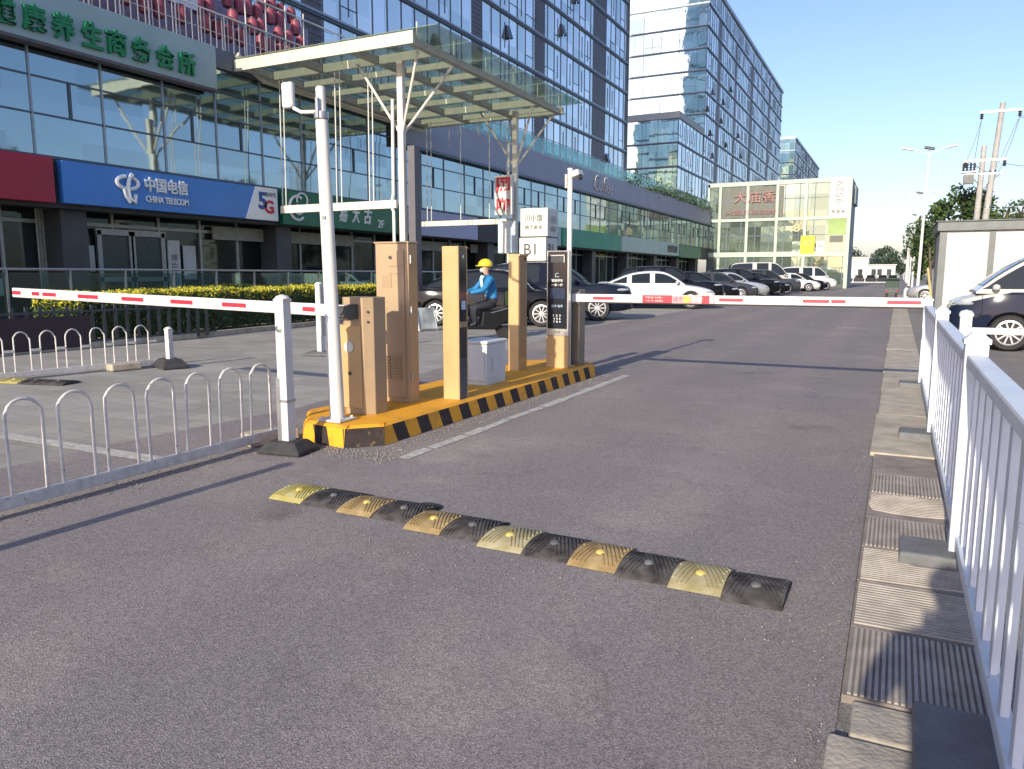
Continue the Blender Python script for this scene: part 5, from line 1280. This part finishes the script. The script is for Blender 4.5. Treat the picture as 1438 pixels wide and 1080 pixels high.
    for j in range(4): b.cbox((xe + .012, 0, z0 + .55 * (z1 - z0) - .055 + j * .036), (.012, .70, .008))
    b.build('grille_bar', 'chrome', t, local=True)
    if plate:
        b = MB(); b.cbox((xe + .012, 0, z0 + .10), (.02, .44, .14)); b.cbox((st[0][0] - .01, 0, .62), (.02, .44, .14)); b.build('number_plate', 'plate_blue', t, local=True, bevel=.004)
    b = MB(); b.box(-.95, 1.05, -P['wb'] - .06, -P['wb'] - .045, .20, .25); b.box(-.95, 1.05, P['wb'] + .045, P['wb'] + .06, .20, .25); b.build('side_skirt', 'plastic_black', t, local=True)
def car(P, paint, front_wheel, ang, label, group='cars parked in a row beside the road', cat='car', name='parked_car', near=-1, sc=1.0, **kw):
    """placed by the ground point of its near front wheel"""
    t = thing(name, (0, 0, 0), label, cat, group)
    car_mesh(P, paint, t, **kw)
    c, s = math.cos(R(ang)), math.sin(R(ang)); lx, ly = P['wf'] * sc, near * .79 * sc; t.scale = (sc, sc, sc)
    t.location = (front_wheel[0] - (lx * c - ly * s), front_wheel[1] - (lx * s + ly * c), 0); t.rotation_euler = (0, 0, R(ang))
    return t
AN = 17
def row():
    for P, paint, x, y, lb in (
        (SEDAN, 'car_black', -8.93, 19.75, 'black sedan with bright spoked wheels parked behind the rider in blue'),
        (SUV, 'car_navy', -8.55, 23.2, 'dark blue car with clear headlamp parked right behind the near barrier arm'),
        (SEDAN, 'car_white', -7.9, 32.9, 'clean white sedan parked with its side to the road'),
        (SUV, 'car_black', -8.3, 36.4, 'black car with a tall roof directly behind the clean white sedan'),
        (SEDAN, 'car_black', -8.25, 40.6, 'low black sedan, second car past the clean white sedan'),
        (SEDAN, 'car_grey', -8.2, 46.3, 'dark grey sedan showing a silver wheel, third car past the clean white sedan'),
        (SEDAN, 'car_silver', -8.2, 50.4, 'silver car in the middle of the parked row'),
        (SUV, 'car_black', -8.1, 54.4, 'tall black car just beyond the silver one'),
        (SEDAN, 'car_black', -7.9, 58.6, 'black sedan, second beyond the silver car'),
        (SUV, 'car_grey', -7.7, 63.0, 'dark grey car in front of the pale high-roofed van'),
        (SEDAN, 'car_white', -7.0, 72.2, 'small white car squeezed between dark cars near the white van'),
        (SEDAN, 'car_black', -6.7, 76.0, 'dark car just before the last white van')):
        car(P, paint, (x, y), AN, lb, sc=1.09)
    car(VAN, 'car_white', (-6.2, 80.0), AN, 'white van parked last in the row before the glass hall', cat='van', name='parked_van', sc=1.05)
    car(BIGVAN, 'car_pearl', (-8.4, 67.6), AN, 'long pale high-roofed van standing behind the far parked cars', cat='van', name='parked_van')
row()
car(MPV, 'car_two_tone', (1.97, 17.5), 180, 'two-tone people carrier with pale top and dark blue flanks beyond the white barrier', group=None, cat='van', name='people_carrier', near=1)
car(SEDAN, 'car_silver', (1.35, 47.5), 172, 'silver car half hidden behind the white site cabin', group=None, near=1)
# ------------------------------------------------------------------ people
def skin_body(name, joints, bones, parent, zone, mats, lvl=2):
    """continuous body grown along a jointed skeleton; zone(v) -> material index"""
    names = list(joints); me = bpy.data.meshes.new(name)
    me.from_pydata([joints[k][:3] for k in names], [(names.index(a), names.index(c)) for a, c in bones], [])
    o = bpy.data.objects.new(name, me); COL.objects.link(o)
    sk = o.modifiers.new('skin', 'SKIN'); sk.use_smooth_shade = True
    if not me.skin_vertices: 
        bm = bmesh.new(); bm.from_mesh(me); bm.verts.layers.skin.verify(); bm.to_mesh(me); bm.free()
    for i, k in enumerate(names):
        r = joints[k][3]; d = me.skin_vertices[0].data[i]; d.radius = r if isinstance(r, tuple) else (r, r); d.use_root = (i == 0)
    s = o.modifiers.new('sub', 'SUBSURF'); s.levels = lvl; s.render_levels = lvl
    dg = bpy.context.evaluated_depsgraph_get(); m2 = bpy.data.meshes.new_from_object(o.evaluated_get(dg)); o.modifiers.clear(); o.data = m2; bpy.data.meshes.remove(me)
    for k in mats: m2.materials.append(M[k])
    for p in m2.polygons: p.material_index = zone(p.center); p.use_smooth = True
    o.parent = parent
    return o
def hand(parent, name, p, fwd, side, m='skin', mirror=1):
    """five bent fingers closing round a grip bar that runs along 'side'"""
    b = MB(); p, f, s = Vector(p), Vector(fwd).normalized(), Vector(side).normalized(); dn = Vector((0, 0, -1))
    b.ell(p, (.042, .040, .020), 10, 6, 0, -.99)
    for i, l_ in enumerate((.9, 1.0, .95, .8)):
        q = p + s * (.028 - .019 * i) + f * .034; b.tube([q, q + f * .028 * l_ + dn * .012, q + f * .022 * l_ + dn * .040, q - f * .004 + dn * .050], .0088, 7, r1=.007)
    q = p + s * .040 * mirror - f * .005; b.tube([q, q + f * .025 + s * .012 * mirror + dn * .012, q + f * .042 + dn * .034], .0100, 7, r1=.008)
    return b.build(name, m, parent, local=True, smooth=True)
def rider():
    P, A = (-8.42, 15.25, 0), R(226)
    bike = thing('electric_scooter', P, 'dark electric scooter with a pale front shield ridden between island and parked cars', 'scooter', rz=A)
    for wx in (.62, -.56):
        b = MB(); b.lathe([(.13, -.045), (.19, -.05), (.215, 0), (.19, .05), (.13, .045)], (wx, 0, .215), 'y', 22); w_ = b.build('wheel', 'tyre', bike, local=True, smooth=True)
        b = MB(); b.lathe([(.13, -.03), (.13, .03)], (wx, 0, .215), 'y', 16); b.build('rim', 'rim', w_, local=True)
    b = MB(); b.prism([(-.70, .42), (-.62, .66), (-.02, .64), (.02, .34), (.40, .30), (.44, .24), (-.30, .22), (-.55, .36)], -.13, .13, 'y'); b.build('body_panel', 'plastic_black', bike, local=True, bevel=.03)
    b = MB(); b.ell((-.33, 0, .70), (.36, .13, .07), 14, 8, 0, -.6); b.build('saddle', 'rubber', bike, local=True, smooth=True)
    b = MB(); b.prism([(.40, .30), (.46, .30), (.60, .86), (.52, .90)], -.17, .17, 'y'); b.build('front_shield', 'metal_white', bike, local=True, bevel=.03)
    b = MB(); b.tube([(.66, 0, .25), (.52, 0, .82), (.46, 0, 1.00)], .028, 8); b.tube([(.40, -.33, 1.02), (.46, -.12, 1.00), (.46, .12, 1.00), (.40, .33, 1.02)], .014, 8); b.build('handlebar', 'chrome', bike, local=True, smooth=True)
    for s_ in (-1, 1):
        b = MB(); b.tube([(.45, s_ * .20, 1.0), (.47, s_ * .27, 1.20)], .007, 6); b.ell((.47, s_ * .28, 1.24), (.02, .055, .04), 10, 6, 0, -.99); b.build('mirror', 'plastic_black', bike, local=True, smooth=True)
    b = MB(); b.ell((.60, 0, .80), (.06, .10, .07), 12, 8, 0, -.99); b.build('headlamp', 'lamp_lens', bike, local=True, smooth=True)
    b = MB(); b.box(-.98, -.62, -.19, .19, .74, 1.08); b.build('rear_box', 'leaf_dark', bike, local=True, bevel=.03)
    b = MB(); b.tube([(-.2, .14, .60), (-.62, .16, .70), (-.95, .16, .72)], .012, 6); b.tube([(-.2, -.14, .60), (-.62, -.16, .70), (-.95, -.16, .72)], .012, 6); b.tube([(-.45, .16, .32), (-.75, .17, .36), (-.80, .17, .62)], .012, 6); b.build('rear_rack', 'chrome', bike, local=True, smooth=True)
    b = MB(); b.prism([(.46, .42), (.82, .36), (.86, .42), (.60, .52)], -.07, .07, 'y'); b.build('mudguard', 'plastic_black', bike, local=True, bevel=.015)

    t = thing('person', P, 'rider in a blue jacket, dark trousers and yellow helmet sitting on the scooter', 'person', rz=A)
    J = {'pel': (-.30, 0, .84, (.19, .16)), 'sp1': (-.27, 0, 1.00, (.185, .15)), 'sp2': (-.22, 0, 1.18, (.205, .155)), 'ch': (-.17, 0, 1.33, (.19, .14)), 'nk': (-.14, 0, 1.45, .062), 'hd0': (-.115, 0, 1.54, .085), 'hd1': (-.11, 0, 1.64, .102), 'hd2': (-.115, 0, 1.72, .070)}
    for s, n in ((1, 'l'), (-1, 'r')):
        J.update({n + 'sh': (-.16, s * .22, 1.35, .088), n + 'el': (.02, s * .34, 1.12, .070), n + 'wr': (.33, s * .27, 1.055, .042), n + 'hp': (-.24, s * .11, .80, .105), n + 'kn': (.20, s * .15, .72, .078), n + 'an': (.16, s * .13, .36, .046), n + 'to': (.30, s * .14, .325, .036)})
    B = [('pel', 'sp1'), ('sp1', 'sp2'), ('sp2', 'ch'), ('ch', 'nk'), ('nk', 'hd0'), ('hd0', 'hd1'), ('hd1', 'hd2')]
    for n in 'lr': B += [('ch', n + 'sh'), (n + 'sh', n + 'el'), (n + 'el', n + 'wr'), ('pel', n + 'hp'), (n + 'hp', n + 'kn'), (n + 'kn', n + 'an'), (n + 'an', n + 'to')]
    def zone(c):
        if c.z > 1.455: return 0
        if c.z < .93 and not (c.x > .22 and c.z > .95): return 2 if c.z > .385 else 3
        return 1
    skin_body('body', J, B, t, zone, ['skin', 'jacket_blue', 'trousers', 'rubber'])
    b = MB(); b.ell((-.12, 0, 1.675), (.165, .145, .135), 18, 9, 0, -.25); b.ell((-.0, 0, 1.65), (.12, .12, .022), 16, 5, 0, -.9); b.build('helmet', 'helmet_yellow', t, local=True, smooth=True)
    b = MB(); b.ell((-.045, 0, 1.555), (.058, .070, .052), 14, 8, 0, -.99); b.build('face_mask', 'mask_white', t, local=True, smooth=True)
    b = MB()
    for s in (-1, 1): b.ell((-.018, s * .034, 1.625), (.010, .014, .008), 8, 5, 0, -.99)
    b.build('eyes', 'hair_black', t, local=True, smooth=True)
    b = MB(); b.tube([(-.06, .08, 1.43), (-.02, .05, 1.36), (-.05, .03, 1.12)], .026, 8); b.tube([(-.06, -.08, 1.43), (-.02, -.05, 1.36), (-.05, -.03, 1.12)], .026, 8); b.build('collar', 'vest_pale', t, local=True, smooth=True)
    for s, q in ((1, -1), (-1, 1)): hand(t, 'hand', (.395, s * .275, 1.055), (1, 0, 0), (0, 1, 0), mirror=q)
rider()
def photographer():
    t = thing('person', (.16, -.55, 0), 'person in dark clothes standing behind the viewpoint, holding a phone', 'person')
    x, y = 0, 0
    J = {'pel': (0, 0, .95, (.15, .11)), 'sp1': (0, 0, 1.12, (.14, .11)), 'ch': (0, 0, 1.38, (.17, .11)), 'nk': (0, 0, 1.52, .06), 'hd0': (0, .02, 1.60, .08), 'hd1': (0, .02, 1.68, .095), 'hd2': (0, .01, 1.74, .07)}
    for s, n in ((1, 'l'), (-1, 'r')):
        J.update({n + 'sh': (s * .19, 0, 1.42, .065), n + 'el': (s * .27, .12, 1.20, .05), n + 'wr': (s * .09, .34, 1.36, .034), n + 'hp': (s * .10, 0, .90, .10), n + 'kn': (s * .11, .02, .50, .07), n + 'an': (s * .11, -.01, .09, .045), n + 'to': (s * .12, .14, .04, .036)})
    B = [('pel', 'sp1'), ('sp1', 'ch'), ('ch', 'nk'), ('nk', 'hd0'), ('hd0', 'hd1'), ('hd1', 'hd2')]
    for n in 'lr': B += [('ch', n + 'sh'), (n + 'sh', n + 'el'), (n + 'el', n + 'wr'), ('pel', n + 'hp'), (n + 'hp', n + 'kn'), (n + 'kn', n + 'an'), (n + 'an', n + 'to')]
    skin_body('body', J, B, t, lambda c: 0 if c.z > 1.54 else 1 if c.z > .95 else 2, ['skin', 'jacket_blue', 'trousers'])
    b = MB(); b.ell((0, 0, 1.70), (.105, .115, .10), 14, 8, 0, -.3); b.build('hair', 'hair_black', t, local=True, smooth=True)
    for s in (1, -1): hand(t, 'hand', (s * .07, .37, 1.38), (0, .4, 1), (-s, 0, 0), mirror=1)

# ------------------------------------------------------------------ folding sign beside the black sedan
def folding_sign():
    t = thing('folding_sign', (-11.05, 17.15, 0), 'low grey folding board on bent tube legs beside the rear wheel of the black sedan', 'sign', rz=R(66))
    for k, x in enumerate((-.42, .12)):
        b = MB(); b.tube([(x, -.26, 0), (x, -.10, .56), (x, -.04, .64), (x, .04, .64), (x, .10, .56), (x, .26, 0)], .018, 8); b.build('leg_frame', 'chrome', t, local=True, smooth=True)
    b = MB(); b.add([(-.40, -.24, .06), (.10, -.24, .06), (.10, -.07, .60), (-.40, -.07, .60), (-.40, -.225, .06), (.10, -.225, .06), (.10, -.055, .60), (-.40, -.055, .60)], [(0, 1, 2, 3), (7, 6, 5, 4), (0, 4, 5, 1), (1, 5, 6, 2), (2, 6, 7, 3), (3, 7, 4, 0)]); b.build('board', 'graph_panel', t, local=True)
    b = MB(); b.prism([(-.18, 0), (.18, 0), (0, .30)], -.36, -.34, 'x'); b.build('side_plate', 'old_white', t, local=True)
folding_sign()

# ------------------------------------------------------------------ street lamps, utility poles, cabin and the far end of the road
def lamps():
    first = None
    for i, (x, y) in enumerate([(1.15, 57), (1.25, 87), (1.3, 118), (1.35, 148), (1.4, 178), (1.5, 208), (1.5, 238), (1.6, 268), (1.6, 298)]):
        lb = 'white double-armed street lamp, ' + ('nearest and tallest in the row' if i == 0 else 'second in the receding row' if i == 1 else 'third in the receding row' if i == 2 else 'in the distant dense part of the row')
        if first is None:
            first = t = thing('street_lamp', (x, y, 0), lb, 'street lamp', 'street lamps receding along the road')
            b = MB(); b.tube([(0, 0, 0), (.10, 0, 9.3)], .11, 12, r1=.06); b.build('pole', 'white_paint', t, local=True, smooth=True)
            b = MB(); b.box(-.22, .22, -.22, .22, 0, .06); b.build('base', 'old_white', t, local=True)
            for s in (-1, 1):
                b = MB(); b.tube([(.10, 0, 9.0), (.10 + s * .5, 0, 9.28), (.10 + s * .9, 0, 9.42)], .03, 8); b.build('arm', 'white_paint', t, local=True, smooth=True)
                b = MB(); b.cbox((.10 + s * 1.25, 0, 9.48), (.72, .22, .10), 0, Matrix.Rotation(-s * .18, 3, 'Y')); h = b.build('lamp_head', 'white_paint', t, local=True, bevel=.02)
                b = MB(); b.cbox((.10 + s * 1.25, 0, 9.425), (.60, .18, .02), 0, Matrix.Rotation(-s * .18, 3, 'Y')); b.build('lens', 'dark_steel', h, local=True)
            b = MB(); b.cbox((.10, -.20, 9.42), (.60, .30, .16), 0, Matrix.Rotation(.2, 3, 'Y')); h = b.build('centre_lamp', 'base_grey', t, local=True, bevel=.03)
        else: copy_thing(first, (x, y, 0), 0, lb)
lamps()
def utility():
    def pole(x0, x1, h, y, label, arms):
        t = thing('utility_pole', (x0, y, 0), label, 'utility pole', 'concrete utility poles')
        b = MB(); b.tube([(x0, y, 0), (x1, y, h)], .20, 14, r1=.125); b.build('pole', 'pole_concrete', t, smooth=True)
        for z, xa, xb in arms:
            b = MB(); b.box(xa, xb, y - .16, y - .08, z - .05, z + .05); a = b.build('crossarm', 'steel', t)
            for x in (xa + .08, xb - .08):
                b = MB(); b.lathe([(.05, 0), (.10, -.06), (.05, -.10), (.10, -.16), (.05, -.2), (.10, -.26), (.04, -.32)], (x, y - .12, z - .05), n=12); b.build('insulator', 'dark_steel', a, smooth=True)
        return t
    t = pole(3.80, 4.42, 10.6, 50, 'taller leaning concrete utility pole with the topmost crossarm', [(10.15, 3.40, 5.30)])
    b = MB()
    for z in (5.1, 7.0): b.lathe([(.19, 0), (.19, .1)], (3.80 + .62 * z / 10.6, 50, z), n=14)
    b.build('band', 'steel', t)
    pole(3.56, 3.72, 8.4, 50, 'shorter concrete utility pole beside the cluster of insulators', [(7.62, 2.80, 4.80)])
    t = thing('transformer_rack', (3.2, 50, 6.6), 'dark cluster of insulators and braces carried between the two utility poles', 'transformer')
    b = MB(); b.box(2.75, 3.45, 49.7, 50.2, 7.0, 7.06); b.box(2.8, 4.7, 49.84, 49.9, 6.86, 6.93); b.build('rack', 'steel', t)
    for k in range(4):
        b = MB(); x = 2.82 + .17 * k; b.lathe([(.04, 0), (.075, .08), (.04, .14), (.075, .22), (.04, .28), (.075, .36), (.03, .46)], (x, 49.85, 7.06), n=10); b.build('insulator', 'dark_steel', t, smooth=True)
    b = MB(); b.box(2.85, 3.35, 49.75, 50.1, 6.4, 6.9); b.build('switch_box', 'dark_steel', t)
    b = MB(); b.tube([(3.1, 49.9, 6.9), (3.75, 49.9, 6.2)], .03, 6); b.tube([(4.6, 49.9, 6.9), (3.95, 49.9, 6.3)], .03, 6); b.tube([(3.0, 49.9, 7.6), (4.05, 49.9, 6.9)], .025, 6); b.build('brace', 'steel', t)
    t = thing('overhead_wires', (4, 52, 7), 'thin dark wires hanging from the utility pole crossarms', 'wires')
    def sag(p, q, s, n=14): return [Vector(p).lerp(Vector(q), k / n) - Vector((0, 0, s * 4 * (k / n) * (1 - k / n))) for k in range(n + 1)]
    for p, q, s in (((3.48, 49.88, 9.75), (2.95, 49.88, 7.7), .15), ((3.48, 49.88, 9.75), (3.3, 49.88, 7.65), .1), ((5.22, 49.88, 9.75), (4.7, 49.88, 7.7), .15), ((5.22, 49.88, 9.75), (4.4, 49.88, 7.2), -.1),
                    ((5.22, 49.88, 9.75), (9.5, 40, 9.4), .5), ((2.9, 49.9, 7.5), (3.6, 50, 6.0), .25), ((3.6, 50, 6.0), (4.7, 49.9, 7.5), .3), ((4.7, 49.88, 7.4), (8.5, 44, 7.0), .4)):
        b = MB(); b.tube(sag(p, q, s), .014, 5); b.build('wire', 'dark_steel', t)
utility()
def cabin():
    t = thing('site_cabin', (3.9, 35, 0), 'white panelled site cabin with grey frame and flat grey roof on the right', 'cabin')
    X0, X1, Y0, Y1 = 1.28, 6.6, 33.0, 37.5
    b = MB(); b.box(X0 + .05, X1 - .05, Y0 + .05, Y1 - .05, .05, 3.05); b.build('wall_panels', 'cabin_panel', t)
    for x in (X0, 2.86, 4.7, X1 - .2):
        b = MB(); b.box(x, x + (.24 if x == X0 else .2), Y0, Y0 + .2, 0, 3.05); b.build('frame_post', 'cabin_frame', t)
    b = MB()
    b.box(X0 + .26, X1 - .3, Y0 + .02, Y0 + .18, 0, .14); b.build('sill_beam', 'cabin_frame', t); b = MB(); b.box(X0, X0 + .12, Y1 - .2, Y1, 0, 3.05); b.build('frame_post', 'cabin_frame', t)
    b = MB(); b.box(X0 - .1, X1 + .1, Y0 - .12, Y1 + .1, 3.05, 3.38); b.box(X0 - .16, X1 + .16, Y0 - .18, Y1 + .16, 3.38, 3.43); b.build('roof', 'cabin_frame', t, bevel=.02)
cabin()
b = MB(); b.tube([(1.19, 31.9, 0), (1.08, 31.9, .8), (.93, 31.9, 1.7)], .055, 10, r1=.042)
for z, x in ((.4, 1.135), (.8, 1.08), (1.2, 1.015)): b.lathe([(.06, 0), (.06, .025)], (x, 31.9, z), n=10)
tag(b.build('bamboo_post', 'bamboo', smooth=True), 'leaning yellow bamboo stake standing beside the white site cabin', 'post')
b = MB(); b.lathe([(.15, 0), (.17, .1), (.16, .45), (.11, .60), (.02, .66)], (.5, 55.5, 0), n=16)
tag(b.build('bollard', 'far_white', smooth=True), 'rounded white bollard at the right edge of the far road', 'bollard')
def trike():
    t = thing('motor_tricycle', (-.28, 46, 0), 'small dark motor tricycle seen from behind on the far road', 'tricycle')
    for x in (-.5, -.06): 
        b = MB(); b.lathe([(.18, -.06), (.25, -.05), (.25, .05), (.18, .06)], (x, 45.6, .25), 'x', 16); b.build('wheel', 'tyre', t, smooth=True)
    b = MB(); b.box(-.62, .06, 45.5, 46.5, .38, .78); b.box(-.60, .04, 45.45, 45.5, .5, .74); b.build('cargo_box', 'base_grey', t, bevel=.03)
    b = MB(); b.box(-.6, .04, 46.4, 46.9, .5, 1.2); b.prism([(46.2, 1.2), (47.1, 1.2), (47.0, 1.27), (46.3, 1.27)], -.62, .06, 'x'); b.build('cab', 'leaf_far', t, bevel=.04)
    b = MB(); b.box(-.55, -.47, 45.44, 45.46, .55, .65); b.box(-.07, .01, 45.44, 45.46, .55, .65); b.build('tail_light', 'tail_red', t)
trike()
def far_building():
    t = thing('white_building', (-4.4, 165, 0), 'low white two-part building at the far end of the road', 'building')
    b = MB(); b.box(-8.5, -.6, 160, 170, 0, 3.2); b.box(-8.5, -5.2, 159.9, 168, 3.2, 4.6); b.build('walls', 'far_white', t)
    b = MB(); b.box(-8.7, -5.0, 159.7, 168.2, 4.6, 4.8); b.box(-5.1, -.4, 159.8, 170.2, 3.2, 3.38); b.build('roof', 'old_white', t)
    for x in (-6.9, -4.6, -3.6, -2.0):
        b = MB(); b.box(x, x + .75, 159.93, 159.98, 1.4, 2.5); b.build('window', 'window_dark', t)
    b = MB(); b.box(-5.6, -5.0, 159.9, 159.97, 0, 2.2); b.build('door', 'old_white', t)
far_building()
def far_cars():
    cs = None
    for i, x in enumerate((-8.2, -6.3, -4.2, -2.3, -.7)):
        if cs is None:
            cs = t = thing('distant_car', (x, 150, 0), 'tiny dark car parked before the far white building', 'car', 'distant cars before the white building')
            b = MB(); b.prism([(-.85, .25), (.85, .25), (.88, .8), (.70, .95), (.58, 1.42), (-.58, 1.42), (-.70, .95), (-.88, .8)], -2.1, 2.1, 'y'); b.build('body', 'car_grey', t, local=True, bevel=.08)
            b = MB(); b.prism([(-.64, .98), (.64, .98), (.54, 1.36), (-.54, 1.36)], -2.13, -2.101, 'y'); b.build('windscreen', 'car_glass', t, local=True)
        else: copy_thing(cs, (x, 150 + i % 2, 0), rnd.uniform(-.1, .1))
far_cars()

# ------------------------------------------------------------------ trees
def tree(x, y, h, cr, ch, n, label, seed, mats=('leaf_dark', 'leaf_mid', 'leaf_green'), size=.14, trunk=.16, group='trees on the right of the road', lobes=9):
    r = random.Random(seed); t = thing('tree', (x, y, 0), label, 'tree', group)
    b = MB(); zc = h - ch * .55
    b.tube([(x, y, 0), (x + .1, y, h * .3), (x - .05, y, h * .62)], trunk, 10, r1=trunk * .5)
    L = []
    for k in range(lobes):
        a = r.uniform(0, 6.28); q = r.uniform(.15, .85)
        c = (x + cr * q * math.cos(a), y + cr * q * math.sin(a), zc + ch * r.uniform(-.42, .42)); L.append((c, r.uniform(.30, .55)))
        b.tube([(x + .05, y, h * r.uniform(.28, .55)), ((x + c[0]) / 2, (y + c[1]) / 2, (zc + c[2]) / 2 - .1), c], trunk * .38, 6, r1=.015)
    b.build('trunk', 'bark', t, smooth=True)
    def f(rr):
        c, s = rr.choice(L); d = Vector((rr.gauss(0, 1), rr.gauss(0, 1), rr.gauss(0, 1))).normalized() * rr.random() ** .45
        u = rr.random(); return (c[0] + d.x * s * cr, c[1] + d.y * s * cr, c[2] + d.z * s * ch * .6), (0 if u < .5 else 1 if u < .85 else 2)
    leaves(n, f, size, seed).build('crown', list(mats), t, fix=False)
    return t
tree(3.1, 53, 6.3, 1.9, 3.6, 3800, 'bushy green tree behind the left end of the site cabin roof', 1)
tree(6.1, 60, 6.6, 2.4, 4.0, 3400, 'olive brown tree behind the middle of the site cabin roof', 2, mats=('leaf_brown', 'leaf_mid', 'leaf_dark'))
tree(7.8, 47, 9.4, 2.5, 6.0, 4200, 'tall dark tree reaching up at the right edge of the photo', 3, mats=('leaf_dark', 'leaf_dark', 'leaf_mid'))
tree(2.0, 66, 5.6, 1.7, 4.4, 3000, 'dark bushy tree between the nearest street lamp and the site cabin', 4)
tree(3.2, 80, 6.2, 2.2, 5.0, 2600, 'low leafy tree behind the row of street lamps', 6)
for i, (x, y, h) in enumerate([(-13, 240, 8.5), (-9.5, 236, 7.4), (-6, 232, 7.2), (-3, 238, 9.2), (0.4, 230, 7.8), (4.5, 225, 9), (9, 215, 9)]):
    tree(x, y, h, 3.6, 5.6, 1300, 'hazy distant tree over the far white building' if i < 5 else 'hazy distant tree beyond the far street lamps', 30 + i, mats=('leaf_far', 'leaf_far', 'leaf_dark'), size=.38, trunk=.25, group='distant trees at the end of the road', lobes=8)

# tall trees across the road, outside the frame but mirrored low in the shop windows
for i, (x, y, h) in enumerate([(16, 3, 11), (17, 10, 12), (15.5, 17, 11.5), (18, 24, 12.5), (22, 33, 12)]):
    tree(x, y, h, 3.4, 7.5, 1500, 'tall tree on the far right side, mirrored in the shop windows', 60 + i, size=.30, trunk=.25, group='tall trees across the road', lobes=10)
# white post of the arched railing just outside the frame: its long shadow crosses the foreground
p = fence_post('railing_post', (-4.27, .95, 0), 1.3, .092, 'square white post at the near end of the foreground arched railing')
post_base(p, .20, .16, 'rubber', .15, .10)
photographer()
